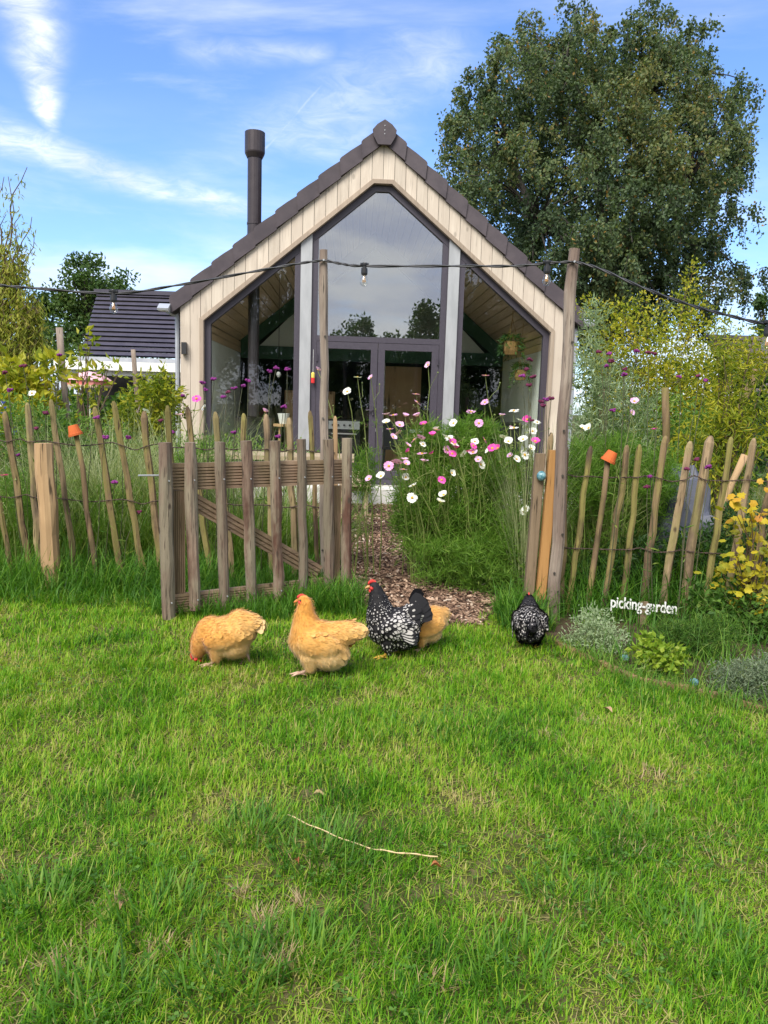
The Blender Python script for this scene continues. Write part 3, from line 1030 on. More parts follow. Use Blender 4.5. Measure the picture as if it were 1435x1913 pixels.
MB().box(.005, .43, -.02, -.002, .05, 1.3).build('cabinet_door', 'plywood', cb)
pt = hthing('white_planter', (-1.42, .45, FZ + .80), 'small pale flared pot on a stool behind the left window', 'pot')
MB().lathe([(.06, 0), (.095, .16), (.085, .16), (.05, .02)], (0, 0, 0), 14).build('pot_body', 'white_paint', pt)
sl = hthing('stool', (-1.42, .45, FZ), 'dark wooden stool carrying the pale pot', 'stool')
MB().lathe([(.16, .76), (.16, .795), (.15, .798)], (0, 0, 0), 12).build('seat', 'plywood', sl)
for a in range(3):
    an = a * 2.094
    MB().tube([(.14 * math.cos(an), .14 * math.sin(an), .008), (.1 * math.cos(an), .1 * math.sin(an), .757)], .014, 6).build('leg', 'plywood', sl)
tb = hthing('work_table', (.55, 1.5, FZ), 'long work table with pale top inside the glazed room', 'table')
MB().box(-.6, .6, -.35, .35, .70, .735).build('table_top', 'paper', tb)
for a, b_ in ((-.56, -.31), (.56, -.31), (-.56, .31), (.56, .31)):
    MB().box(a - .02, a + .02, b_ - .02, b_ + .02, .008, .698).build('leg', 'black', tb)
for cx_, cy_, rz in ((.35, .95, 0), (.95, .95, .3)):
    ch = empty('black_chair', HM @ Vector((cx_, cy_, FZ)), HY + rz, 'black moulded chair ' + ('square to' if rz == 0 else 'turned askew at') + ' the work table', 'chair', 'chairs at the work table')
    MB().box(-.21, .21, -.2, .2, .43, .46).build('seat', 'black', ch)
    MB().prism([(-.2, .48), (.2, .48), (.22, .82), (.12, .88), (-.12, .88), (-.22, .82)], -.22, -.195).build('backrest', 'black', ch)
    for a in (-.19, .19):
        for b_ in (-.18, .18):
            MB().tube([(a, b_, .008), (a * .9, b_ * .9, .43)], .012, 5).build('leg', 'black', ch)
cab = hthing('low_cabinet', (1.75, 1.6, FZ), 'low black cabinet along the wall behind the right window', 'cabinet')
MB().box(-.5, .78, 0, .5, .01, .88).build('carcass', 'black', cab)
MB().box(-.5, .78, -.02, .52, .885, .91).build('worktop', 'dark_room', cab)
wp = hthing('white_post', (1.28, 2.9, FZ), 'slim white post standing inside behind the right window', 'post')
MB().box(-.05, .05, -.05, .05, .006, 1.94).build('shaft', 'white_paint', wp)

M['house_plant'] = leaf_mat('house_plant', [(.03, .09, .025), (.06, .15, .04), (.10, .20, .06)], .25)
for i, (u_, y_, z_, r) in enumerate(((2.10, .62, 1.98, .115), (2.30, .75, 1.60, .09))):
    hb = hthing('hanging_basket', (u_, y_, FZ + z_), ('larger' if i == 0 else 'smaller, lower') + ' hanging wicker basket with trailing plant behind the right window', 'hanging basket')
    MB().lathe([(r * .82, 0), (r, r * .5), (r * .98, r * 1.75), (r * .9, r * 1.72), (r * .85, .02)], (0, 0, 0), 16).build('wicker_pot', 'basket', hb)
    tops = (FZ + 4.38 - SL * u_) - (FZ + z_)
    for a in (0, 2.1, 4.2):
        MB().tube([(r * .95 * math.cos(a), r * .95 * math.sin(a), r * 1.7), (0, 0, min(tops, .55))], .004, 4).build('rope', 'basket', hb)
    MB().tube([(0, 0, min(tops, .55) - .01), (0, 0, tops + .0)], .004, 4).build('rope', 'basket', hb)
    geo = Geo()
    n = 230
    a = U(0, 6.28, n)
    q = U(.2, 1.5, n)
    P = np.stack([np.cos(a) * r * (.4 + q * .8), np.sin(a) * r * (.4 + q * .8), r * 1.9 + .10 * (1 - (q - .4) ** 2) - .16 * q * q * U(.2, 1, n)], 1)
    D = np.stack([np.cos(a), np.sin(a), U(-1.2, .4, n)], 1)
    geo.leaves(P, D, U(.05, .10, n), U(.018, .03, n), U(0, 1, n))
    geo.build('foliage', 'house_plant', hb, world=False)
# thin pendant cord and bulb in the left bay
pc = hthing('pendant_lamp', (-1.55, .9, FZ + 1.55), 'bare pendant lamp on a long black cord behind the left window', 'lamp')
MB().lathe([(.012, .06), (.03, .045), (.036, .015), (.02, -.02), (.004, -.03)], (0, 0, 0), 10).build('bulb', 'white_paint', pc)
MB().tube([(0, 0, .06), (0, 0, (4.385 - SL * 1.55) - 1.55)], .004, 4).build('cord', 'black', pc)
# ------------------------------------------------------------------ fences


def stick(b, p0, p1, r0, r1, n=7, k=5, wob=.012, point=.0, squash=.8):
    """slightly crooked cleft stick from p0 (bottom) to p1 (top), optionally with a blunt point"""
    p0, p1 = Vector(p0), Vector(p1)
    pts, rr = [], []
    for i in range(k):
        f = i / (k - 1)
        p = p0.lerp(p1, f)
        if 0 < i < k - 1:
            p = p + Vector((random.gauss(0, wob), random.gauss(0, wob * .5), 0))
        pts.append(p)
        rr.append((r0 + (r1 - r0) * f) * random.uniform(.92, 1.08))
    if point:
        d = (p1 - p0).normalized()
        pts += [p1 + d * point * .65, p1 + d * point]
        rr += [r1 * .72, r1 * .34]
    b.tube(pts, rr, n, True, .20, random.random() * 3, squash)
    return b


def to_ground(pt, pb, z=-.03):
    """continue the line from top to bottom point down to height z"""
    d = pb - pt
    return pt + d * ((z - pt.z) / d.z)


def fence(name, label, pick, Yf, wires, base_px, extra_post=None):
    base = AT(base_px, 1100, Yf)
    f = empty(name, (base.x, base.y, 0), 0, label, 'fence')
    lines = []
    for (tx, ty, bx, by, wpx, *mt) in pick:
        pt, pb = AT(tx, ty, Yf), AT(bx, by, Yf + random.uniform(-.03, .03))
        pb = to_ground(pt, pb)
        r = wpx / 2 / 275
        d = (pt - pb).normalized()
        b = stick(MB(), pb, pt - d * .05, r * 1.05, r * .92, 6, 9, .006, .05)
        b.build('picket', mt[0] if mt else 'picket', f, world=True, smooth=False)
        lines.append((pb, pt, r))
    lines.sort(key=lambda l: l[0].x)
    for wz in wires:
        pts = []
        for i, (pb, pt, r) in enumerate(lines):
            fz = (wz - pb.z) / (pt.z - pb.z)
            p = pb.lerp(pt, fz)
            pts.append(p + Vector((0, -r - .004, random.gauss(0, .004))))
            if i < len(lines) - 1:
                q = lines[i + 1][0].lerp(lines[i + 1][1], fz)
                pts.append((p + q) / 2 + Vector((0, 0, random.gauss(-.004, .006))))
        pp = spline(pts, 3)
        for ph in (0, math.pi):
            b = MB()
            b.tube([p + Vector((0, .003 * math.sin(i * 2.4 + ph), .004 * math.cos(i * 2.4 + ph))) for i, p in enumerate(pp)], .0028, 4)
            b.build('wire', 'wire', f, world=True)
    return f


LP = [(-118, 775, -60, 1075, 15), (-70, 768, -25, 1060, 14), (-30, 772, 12, 1015, 13), (9, 768, 50, 1024, 15), (51, 752, 76, 1050, 15, 'picket_pale'), (95, 746, 142, 1075, 14, 'picket_pale'),
      (177, 760, 231, 1090, 15), (212, 749, 269, 1071, 15), (269, 768, 299, 1050, 15), (313, 757, 334, 1060, 13), (350, 759, 392, 1060, 13),
      (402, 769, 434, 1065, 15, 'picket_pale'), (455, 772, 468, 1060, 13), (497, 773, 508, 1060, 13, 'picket_pale'), (540, 780, 553, 1060, 15, 'picket_pale'),
      (579, 767, 595, 1060, 12), (626, 777, 629, 1060, 12, 'post_pale')]
LP += [(-165 - 46 * i, 768 + 9 * ((i * 7) % 3), -112 - 46 * i + 6 * ((i * 5) % 3), 1072, 14 + i % 2) for i in range(9)]
fence('paling_fence', 'mossy leaning chestnut paling fence running behind the wooden gate', LP, 5.88, (1.09, .66), 200)
RP = [(1030, 808, 1012, 1110, 13, 'picket_pale'), (1058, 833, 1048, 1120, 13), (1104, 833, 1060, 1134, 12), (1172, 831, 1128, 1137, 13), (1195, 830, 1165, 1131, 13), (1244, 814, 1202, 1119, 14),
      (1290, 824, 1236, 1134, 16, 'picket_pale'), (1328, 814, 1277, 1116, 18, 'picket_pale'), (1366, 816, 1318, 1125, 14), (1409, 818, 1361, 1111, 14, 'picket_pale'), (1452, 822, 1406, 1110, 14), (1498, 820, 1450, 1112, 14)]
RP += [(1543 + 44 * i, 818 + 8 * ((i * 5) % 3), 1495 + 44 * i - 6 * ((i * 7) % 3), 1112, 14 + i % 3) for i in range(8)]
fence('paling_fence', 'leaning chestnut paling fence with green lichen beside the picking garden bed', RP, 5.42, (1.0, .48), 1250)

# thin stakes with upturned flower pots
M_pot = MB().lathe([(.048, 0), (.053, 0), (.053, .016), (.048, .018), (.035, .078), (.031, .08)], (0, 0, 0), 16)
M_pot = M_pot.mesh('flower_pot', 'terracotta', smooth=False)
for tx, ty, bx, by, Yf, lab, lab2, tilt in ((140, 800, 183, 1082, 5.80, 'thin garden stake carrying a terracotta pot, left of the gate', 'upturned terracotta flower pot on a thin stake left of the gate', -.28),
                                      (1137, 848, 1097, 1134, 5.40, 'lichen covered stake carrying a terracotta pot, in front of the right paling fence', 'upturned terracotta flower pot on a stake by the right paling fence', .42)):
    pt = AT(tx, ty, Yf)
    pb = to_ground(pt, AT(bx, by, Yf))
    e = empty('garden_stake', (pb.x, pb.y, 0), 0, lab, 'stake')
    stick(MB(), pb, pt, .024, .019, 7, 5, .008).build('shaft', 'picket', e, world=True, smooth=True)
    po = link('flower_pot', M_pot)
    po.location = pt + (pt - pb).normalized() * -.055
    po.rotation_euler = (.05, tilt, 0)
    tag(po, lab2, 'flower pot')

# stakes further back on the right
for tx, ty, bx, by, Yf, lab, r in ((1125, 727, 1112, 900, 7.4, 'pale round stake among the plants behind the right tall pole', .035),
                                (1243, 724, 1246, 900, 7.0, 'mossy bent stake standing behind the right paling fence', .04),
                                (1392, 850, 1300, 1060, 6.6, 'dark weathered stake leaning behind the right paling fence', .035),
                                (1412, 690, 1370, 800, 8.0, 'grey crooked stake among yellow willow twigs', .04)):
    pt = AT(tx, ty, Yf)
    pb = to_ground(pt, AT(bx, by, Yf))
    e = stick(MB(), pb - Vector((pb.x, pb.y, 0)), pt - Vector((pb.x, pb.y, 0)), r, r * .9, 8, 6, .006).build('garden_stake', 'picket' if r != .035 else 'post_pale', smooth=True)
    e.location = (pb.x, pb.y, 0)
    tag(e, lab, 'stake')

# stout debarked post in the left fence
pt = AT(81, 828, 5.62)
pb = to_ground(pt, AT(98, 1085, 5.62))
e = stick(MB(), pb - Vector((pb.x, pb.y, 0)), pt - Vector((pb.x, pb.y, 0)), .062, .063, 10, 6, .004, 0, .95).build('fence_post', 'post_pale', smooth=False)
e.location = (pb.x, pb.y, 0)
tag(e, 'stout pale debarked round post in front of the left paling fence', 'post')

# ------------------------------------------------------------------ gate, swung open against the fence
ga, gb = G(312, 1157), G(646, 1117)
ga.z = gb.z = 0
gd = (gb - ga).normalized()
gn = Vector((gd.y, -gd.x, 0))            # towards the camera
gate = empty('garden_gate', (ga.x, ga.y, 0), math.atan2(gd.y, gd.x), 'open wooden garden gate of weathered round pickets on grooved boards', 'gate')


def gp(px, py):
    p = on_plane(px, py, ga, gn) - ga
    return p.dot(gd), p.z


for (tx, ty, bx, by, wpx) in ((304, 826, 312, 1157, 22), (351.5, 826, 361, 1136, 20), (407, 825, 417, 1140, 18), (456, 823, 466, 1128, 20), (509, 823, 516, 1122, 20),
                             (559, 820, 562, 1108, 17), (609, 820, 610, 1112, 20), (644, 818, 642, 1122, 20)):
    s0, z0 = gp(bx, by)
    s1, z1 = gp(tx, ty)
    r = wpx / 2 / 258
    b = stick(MB(), (s0, -r, max(z0, .015)), (s1, -r, z1), r * 1.02, r, 10, 7, .003, 0, .95)
    pk = b.build('gate_picket', 'gate_wood', gate, smooth=False)
    for zz in (.93, .13):
        MB().tube([(s0 + (s1 - s0) * zz / 1.2 + .01, -2 * r - .004, zz), (s0 + (s1 - s0) * zz / 1.2 + .01, -2 * r + .006, zz)], .005, 6).build('screw', 'galv', pk)


def grooved(name, p0, p1, wd, n, mat, y0):
    """board from p0 to p1 in the gate plane with n ridges on its front"""
    d = Vector((p1[0] - p0[0], p1[1] - p0[1]))
    L = d.length
    d = d / L
    q = Vector((-d.y, d.x))
    prof = []
    m_ = .10 * wd
    prof.append((-wd / 2, 0))
    prof.append((-wd / 2 + m_, 0))
    st = (wd - 2 * m_) / n
    for i in range(n):
        a = -wd / 2 + m_ + i * st
        prof += [(a + st * .12, .009), (a + st * .38, .009), (a + st * .5, 0), (a + st * .98, 0)]
    prof += [(wd / 2, 0)]
    k = len(prof)
    vs = []
    for e in (0, L):
        for w_, h in prof:
            x_, z_ = p0[0] + d.x * e + q.x * w_, p0[1] + d.y * e + q.y * w_
            vs.append((x_, y0 + h, z_))
        for w_ in (wd / 2, -wd / 2):
            vs.append((p0[0] + d.x * e + q.x * w_, y0 + .028, p0[1] + d.y * e + q.y * w_))
    k2 = k + 2
    fs = [(i, i + 1, i + 1 + k2, i + k2) for i in range(k2 - 1)] + [(k2 - 1, 0, k2, 2 * k2 - 1)]
    fs += [tuple(range(k2 - 1, -1, -1)), tuple(range(k2, 2 * k2))]
    return MB().add(vs, fs).build(name, mat, gate)


GL = gp(642, 1000)[0]
sL = .02
zt0, zt1 = gp(318, 866)[1], gp(318, 917)[1]
grooved('top_rail', (sL, (zt0 + zt1) / 2), (GL, (zt0 + zt1) / 2 + .012), zt0 - zt1, 7, 'deck_board', .002)
zb0, zb1 = gp(325, 1111)[1], max(gp(325, 1146)[1], .03)
grooved('bottom_rail', (sL + .02, (zb0 + zb1) / 2), (GL, (zb0 + zb1) / 2 + .01), zb0 - zb1, 6, 'deck_board', .002)
for px in (333, 626):
    s_ = gp(px, 1000)[0]
    grooved('stile', (s_, zb0 + .003), (s_, zt1 - .003), .095, 6, 'deck_board_v', .0035)
p0, p1 = gp(352, 930), gp(600, 1072)
grooved('brace', p0, p1, .11, 3, 'deck_board', .032)
lt = MB().tube([(-.17, .02, gp(300, 888)[1]), (.03, .02, gp(300, 888)[1] - .004)], .006, 6).build('latch_rod', 'galv', gate)
# hinge pole of the gate with the cable, and the other tall pole
poles = {}
for nm, (tx, ty, bx, by, Yf, r0, r1), lab in (('A', (605, 467, 607, 1085, 5.80, .036, .029), 'tall grey pole carrying the cable behind the open gate'),
                                             ('B', (1073, 465, 1033, 1158, 5.27, .046, .037), 'tall grey knotty pole carrying the cable right of the path')):
    pt = AT(tx, ty, Yf)
    pb = to_ground(pt, AT(bx, by, Yf), -.02)
    off = Vector((pb.x, pb.y, 0))
    e = empty('cable_pole', off, 0, lab, 'pole')
    stick(MB(), pb - off, pt - off, r0, r1, 10, 10, .006, 0, .95).build('shaft', 'grey_pole', e, smooth=False)
    for zz, sx in ((.35, -.4), (.62, .5), (1.02, .0), (1.32, -.2), (.22, .3), (1.9, .3)):
        c = pb.lerp(pt, zz / 2.5) - off
        MB().tube([c + Vector((sx * r0, -r0 * .93, 0)), c + Vector((sx * r0, -r0 * 1.06, 0))], .009, 6).build('knot', 'bark', e)
    poles[nm] = pt
# short garden poles far behind on the left
for tx, ty, Yf, lab in ((111, 612, 9.6, 'pinkish grey garden pole between the willow and the dark roof'), (249, 653, 12.5, 'short dark pole in front of the white canopy')):
    pt = AT(tx, ty, Yf)
    pb = to_ground(pt, AT(tx + 14, ty + 160, Yf), -.02)
    off = Vector((pb.x, pb.y, 0))
    tag(stick(MB(), pb - off, pt - off, .045, .038, 8, 6, .006).build('garden_pole', 'grey_pole', smooth=True), lab, 'pole').location = off

# sawn post with a blue glazed knob, fresh orange post, dark slat behind
def square_post(name, top, bot, Yf, wd, mat, label, cat='post', h=None):
    pt = AT(*top, Yf)
    pb = to_ground(pt, AT(*bot, Yf), -.02)
    off = Vector((pb.x, pb.y, 0))
    a = wd / 2
    ring = lambda c: [c - off + Vector((x * a, y * a, 0)) for x, y in ((-1, -.86), (-.86, -1), (.86, -1), (1, -.86), (1, .86), (.86, 1), (-.86, 1), (-1, .86))]
    k = 8
    b = MB()
    vs = ring(pb) + ring(pb.lerp(pt, .5) + Vector((.002, 0, 0))) + ring(pt)
    fs = [(i + r * k, (i + 1) % k + r * k, (i + 1) % k + (r + 1) * k, i + (r + 1) * k) for r in range(2) for i in range(k)]
    b.add(vs, fs + [tuple(range(k - 1, -1, -1)), tuple(range(2 * k, 3 * k))])
    o = b.build(name, mat)
    o.location = off
    tag(o, label, cat)
    return pt, pb


sp = square_post('sawn_post', (1009, 847), (985, 1143), 5.36, .068, 'sawn_post', 'weathered square sawn post with a blue ball beside the path')
square_post('fresh_post', (1035, 841), (1006, 1150), 5.33, .068, 'new_post', 'fresh orange square post between the sawn post and the knotty pole')
kb = MB()
c = AT(1011, 889, 5.315)
for i in range(7):
    th = i / 6 * math.pi
kn = [(max(.004, .034 * math.sin(i / 6 * math.pi)), -.036 * math.cos(i / 6 * math.pi)) for i in range(7)]
o = MB().lathe(kn, (0, 0, 0), 10).build('glazed_ball', 'blue_glass', smooth=True)
o.location = c + Vector((0, -.012, 0))
tag(o, 'round blue glazed ball fixed to the sawn square post', 'ornament')

# ------------------------------------------------------------------ string of lamps
pA, pB = poles['A'], poles['B']
lightset = empty('string_lights', (pA.x, pA.y, 0), 0, 'black string light cable with clear bulbs hung between the tall poles', 'string lights')
ya = pA.y - .045
yb = pB.y - .05
seq = [AT(-150, 505, 5.3), AT(-20, 530, 5.35), AT(60, 538, 5.4), AT(215, 548, 5.5), AT(330, 533, 5.6), AT(470, 508, ya - .03), AT(560, 492, ya), AT(605, 486, ya)]
seq2 = [AT(605, 486, ya), AT(640, 493, ya - .03), AT(681, 497, ya - .07), AT(850, 497, (ya + yb) / 2), AT(960, 497, yb + .1), AT(1023, 492, yb + .03), AT(1073, 489, yb)]
seq3 = [AT(1073, 489, yb), AT(1120, 502, yb - .1), AT(1200, 537, yb - .3), AT(1290, 570, yb - .55), AT(1360, 589, yb - .75), AT(1435, 606, yb - .95), AT(1560, 620, yb - 1.25)]
for sq in (seq, seq2, seq3):
    pp = spline(sq, 8)
    for ph in (0, math.pi):
        MB().tube([p + Vector((0, .004 * math.cos(i * .8 + ph), .005 * math.sin(i * .8 + ph))) for i, p in enumerate(pp)], .0058, 6).build('cable', 'black', lightset, world=True, smooth=True)
for p, k in ((pA, ya), (pB, yb)):
    c = AT(605, 486, ya) if k == ya else AT(1073, 489, yb)
    MB().tube([c + Vector((0, -.012, 0)), c + Vector((0, .03, 0))], .008, 6).build('cable_staple', 'galv', lightset, world=True)
for px, py, Yf in ((212, 547, 5.5), (681, 497, ya - .07), (1023, 493, yb + .03), (1437, 606, yb - .95)):
    c = AT(px, py, Yf)
    h = MB()
    h.lathe([(.018, .022), (.020, .018), (.020, .006), (.014, .004), (.014, -.012), (.0225, -.014), (.0235, -.05), (.021, -.062)], c, 14)
    h.tube([c + Vector((-.03, 0, .012)), c + Vector((.03, 0, .012))], .010, 6)
    hd = h.build('lamp_holder', 'black', lightset, world=True)
    bl = MB().lathe([(.012, -.060), (.014, -.068), (.024, -.088), (.0285, -.104), (.027, -.122), (.018, -.136), (.004, -.142)], c, 16)
    bl = bl.build('bulb', 'bulb_glass', lightset, world=True, smooth=True)
    fb = MB()
    for a in range(4):
        d = Vector((math.cos(a * 1.57), math.sin(a * 1.57), 0))
        fb.tube([c + d * .004 + Vector((0, 0, -.066)), c + d * .009 + Vector((0, 0, -.112))], .0024, 4)
    fb.v = [tuple(Vector(v) - lightset.location) for v in fb.v]
    fb.build('filament', 'gold_metal', bl)

# ------------------------------------------------------------------ edging of the bed, glass lumps, sign
EDG = [G(1035, 1203), G(1120, 1243), G(1190, 1276), G(1300, 1297), G(1365, 1311), G(1432, 1333), G(1560, 1365)]
edge = empty('timber_edging', (EDG[0].x, EDG[0].y, 0), 0, 'low brown timber edging between the lawn and the planted bed', 'edging')
for i in range(len(EDG) - 1):
    a, b_ = EDG[i], EDG[i + 1]
    d = (b_ - a).normalized()
    q = Vector((-d.y, d.x, 0)) * .019
    a, b_ = a + d * .012, b_ - d * .012
    h0, h1 = random.uniform(.02, .04), random.uniform(.02, .04)
    up = Vector((0, 0, 1))
    MB().hexa([a - q, b_ - q, b_ - q + up * h1, a - q + up * h0], [a + q, b_ + q, b_ + q + up * h1, a + q + up * h0]).build('edging_board', 'edging', edge, world=True)
for px, py, r, lab in ((1058, 1208, .016, 'small turquoise glass lump lying by the black hen at the edging'), (1172, 1243, .027, 'turquoise glass lump beside the lime green herb'), (1303, 1290, .027, 'turquoise glass lump at the edging below the grey green herb')):
    c = G(px, py)
    b = MB()
    b.lathe([(max(.003, r * math.sin(i / 5 * math.pi)) * random.uniform(.85, 1.1), r * .8 - r * .8 * math.cos(i / 5 * math.pi)) for i in range(6)], (0, 0, 0), 7)
    o = b.build('glass_lump', 'blue_glass', smooth=False)
    o.location = c + Vector((0, .05, .006))
    tag(o, lab, 'glass lump')

sc_ = G(1200, 1168)
sg = empty('garden_sign', (sc_.x, sc_.y, 0), -.06, 'small white cut-out lettering sign in the herb bed', 'sign')
MB().box(-.03, .03, .006, .024, 0, .165).build('stake', 'sawn_post', sg)
cu = bpy.data.curves.new('lettering', 'FONT')
cu.body = 'picking-garden'
cu.size = .112
cu.extrude = .004
cu.offset = .0012
cu.space_character = .95
cu.align_x = 'CENTER'
tmp = bpy.data.objects.new('tmp_text', cu)
COL.objects.link(tmp)
bpy.context.view_layer.update()
me = bpy.data.meshes.new_from_object(tmp.evaluated_get(bpy.context.evaluated_depsgraph_get()))
bpy.data.objects.remove(tmp)
me.materials.clear()
me.materials.append(M['sign_white'])
co = np.zeros(len(me.vertices) * 3)
me.vertices.foreach_get('co', co)
co = co.reshape(-1, 3)
wd = co[:, 0].max() - co[:, 0].min()
co[:, 0] *= .45 / wd
lo = [(x_ , -z_, y_ * 1.0 + .105 - .028 * (x_ / .45)) for x_, y_, z_ in co]
me.vertices.foreach_set('co', np.array(lo).ravel())
me.update()
link('lettering', me, sg)

# wooden bench by the step, and slatted bench behind the fence
def bench(name, label, loc, rz, L, D_, H_, n):
    e = empty(name, loc, rz, label, 'bench')
    wdt = D_ / n
    for i in range(n):
        MB().box(-L / 2, L / 2, -D_ / 2 + i * wdt + .004, -D_ / 2 + (i + 1) * wdt - .004, H_ - .045, H_).build('seat_plank', 'bench', e)
    for x_ in (-L / 2 + .12, L / 2 - .12):
        MB().box(x_ - .035, x_ + .035, -D_ / 2 + .01, D_ / 2 - .01, H_ - .115, H_ - .047).build('bearer', 'bench', e)
        for y_ in (-D_ / 2 + .06, D_ / 2 - .06):
            MB().box(x_ - .03, x_ + .03, y_ - .03, y_ + .03, 0.005, H_ - .117).build('leg', 'bench', e)
    return e


p = AT(664, 900, 9.9)
bench('plank_bench', 'grey plank bench seen end on at the path before the white step', (p.x - .02, p.y + .9, 0), math.pi / 2 + .05, 1.8, .36, .44, 2)
p = AT(520, 850, 8.2)
bench('garden_table', 'pale slatted garden table behind the gate', (p.x, p.y + .2, 0), .04, 1.6, .7, p.z, 5)

# grey tarpaulin over a heap, behind the right fence
c = G(1265, 1050)
b = bmesh.new()
bmesh.ops.create_icosphere(b, subdivisions=4, radius=1)
for v in b.verts:
    d = v.co.normalized()
    q = 1 + .10 * math.sin(7 * d.x + 4 * d.y) + .07 * math.sin(13 * d.z + 6 * d.x) + .05 * math.sin(19 * d.y + 3)
    v.co = Vector((d.x * .38 * q, d.y * .42 * q, max(0, (d.z * .60 + .30) * q)))
me = bpy.data.meshes.new('tarp_heap')
b.to_mesh(me)
me.materials.append(M['tarp'])
o = link('tarp_heap', me)
o.location = (AT(1262, 950, 6.35).x, 6.45, 0)
tag(o, 'slate grey tarpaulin draped over a heap behind the right paling fence', 'tarpaulin')

# a dry straw stalk and dead leaves on the lawn
st = [G(538, 1522, .03), G(600, 1550, .035), G(680, 1581, .03), G(740, 1592, .035), G(818, 1600, .03)]
pp = spline(st, 6)
o = MB()
o.tube([p - Vector((st[0].x, st[0].y, 0)) + Vector((0, 0, .002 * math.sin(i * 1.3))) for i, p in enumerate(pp)], [.0017 + .0012 * (i % 2) for i in range(len(pp))], 5)
M['straw'] = flat_mat('straw', (.62, .47, .25), (.52, .38, .19), 20, .7)
M['dead_leaf'] = flat_mat('dead_leaf', (.34, .10, .03), (.24, .08, .03), 30, .7)
M['tan_leaf'] = flat_mat('tan_leaf', (.45, .29, .17), (.36, .22, .12), 30, .7)
o = o.build('straw_stalk', 'straw')
o.location = (st[0].x, st[0].y, 0)
tag(o, 'long curved dry straw stalk lying on the lawn', 'straw')
for px, py, L, az, mt, lab in ((815, 1617, .035, .2, 'dead_leaf', 'rust red dead leaf at the tip of the long straw stalk'), (1135, 1325, .075, 1.9, 'tan_leaf', 'large tan dead leaf on the lawn by the timber edging'),
                              (597, 1482, .045, .15, 'straw', 'short pale straw bit lying behind the long straw stalk'), (555, 1608, .03, 2.0, 'dead_leaf', 'small brown dead leaf in the lush grass tuft'),
                              (938, 1720, .025, 1.2, 'dead_leaf', 'tiny reddish dead leaf on bare lawn'), (228, 1690, .04, 1.6, 'tan_leaf', 'curled tan dead leaf in thin grass')):
    p = G(px, py, .03)
    d, q = Vector((math.cos(az), math.sin(az), 0)), Vector((-math.sin(az), math.cos(az), 0))
    wl = .38 if mt != 'straw' else .09
    vs = []
    for f, wv in ((0, .08), (.25, .8), (.5, 1), (.75, .75), (1, .06)):
        for sd_ in (-1, 0, 1):
            vs.append(d * (L * (f - .5)) + q * (sd_ * L * wl * wv * .5) + Vector((0, 0, .010 * abs(sd_) * wv + .006 * math.sin(f * 5) - (.0 if sd_ else .0))))
    fs = []
    for i in range(4):
        for j in range(2):
            fs.append((i * 3 + j, i * 3 + j + 1, i * 3 + j + 4, i * 3 + j + 3))
    vs2 = [v - Vector((0, 0, .0012)) for v in vs]
    o = MB().add(vs, fs).add(vs2, [f[::-1] for f in fs]).build('dead_leaf' if mt != 'straw' else 'straw_bit', mt)
    o.location = p
    tag(o, lab, 'leaf' if mt != 'straw' else 'straw')
# ------------------------------------------------------------------ hens (local +x is the beak side)
def feather_mat(name, laced):
    m, t, b = new_mat(name)
    a = t.node('ShaderNodeAttribute', attribute_name='tint').outputs['Fac']
    r = t.node('ShaderNodeAttribute', attribute_name='rim').outputs['Fac']
    if laced:
        f = t.mr(t.m('SUBTRACT', a, r), -.05, .06)
        c = t.mixc(f, (.010, .0095, .012), (.42, .395, .37))
    else:
        c = t.ramp(a, [(0, (.65, .45, .225)), (.3, (.63, .37, .125)), (.65, (.59, .29, .066)), (1, (.54, .215, .028))])
        c = t.mixc(t.m('MULTIPLY', t.mr(r, .55, 1.0), .07), c, (.64, .42, .19))
    t.t.links.new(c, b.inputs['Base Color'])
    b.inputs['Roughness'].default_value = .55
    b.inputs['Specular IOR Level'].default_value = .25 if laced else .15
    b.inputs['Sheen Weight'].default_value = .25 if not laced else .0
    return m


M['buff_feather'] = feather_mat('buff_feathers', False)
M['laced_feather'] = feather_mat('laced_feathers', True)
m, t, b = new_mat('buff_down')
_a = t.node('ShaderNodeAttribute', attribute_name='tint').outputs['Fac']
_v = t.node('ShaderNodeTexCoord').outputs['Object']
_n = t.noise(t.mapv(_v, (.7, 1, 1.6)), 34, 4, .6)
_a = t.m('ADD', _a, t.m('MULTIPLY', t.m('SUBTRACT', _n, .5), .55), clamp=True)
t.t.links.new(t.ramp(_a, [(0, (.65, .45, .225)), (.3, (.63, .37, .125)), (.65, (.59, .29, .066)), (1, (.54, .215, .028))]), b.inputs['Base Color'])
b.inputs['Roughness'].default_value = .85
b.inputs['Specular IOR Level'].default_value = .1
b.inputs['Sheen Weight'].default_value = .3
_bn = t.node('ShaderNodeBump', {'Strength': .5, 'Distance': .006, 'Height': t.noise(t.mapv(_v, (.6, 1, 1.4)), 60, 4, .6)})
t.t.links.new(_bn.outputs[0], b.inputs['Normal'])
M['buff_skin'] = m
M['black_skin'] = flat_mat('black_down', (.012, .011, .013), (.02, .019, .02), 60, .7, 0, .2, .3)
M['comb'] = flat_mat('red_comb', (.60, .045, .035), (.50, .035, .03), 80, .55, 0, .4, .4)
M['beak_horn'] = flat_mat('beak_horn', (.50, .27, .10), (.42, .22, .08), 40, .4)
M['beak_orange'] = flat_mat('beak_orange', (.66, .22, .06), (.6, .18, .05), 40, .45)
M['leg_pink'] = flat_mat('pink_leg', (.55, .36, .27), (.46, .29, .21), 90, .6, 0, .3, .5)
M['leg_yellow'] = flat_mat('yellow_leg', (.62, .38, .06), (.52, .31, .05), 90, .55, 0, .3, .5)
M['eye'] = flat_mat('hen_eye', (.015, .008, .005), (.02, .01, .006), 20, .1, 0, .8)


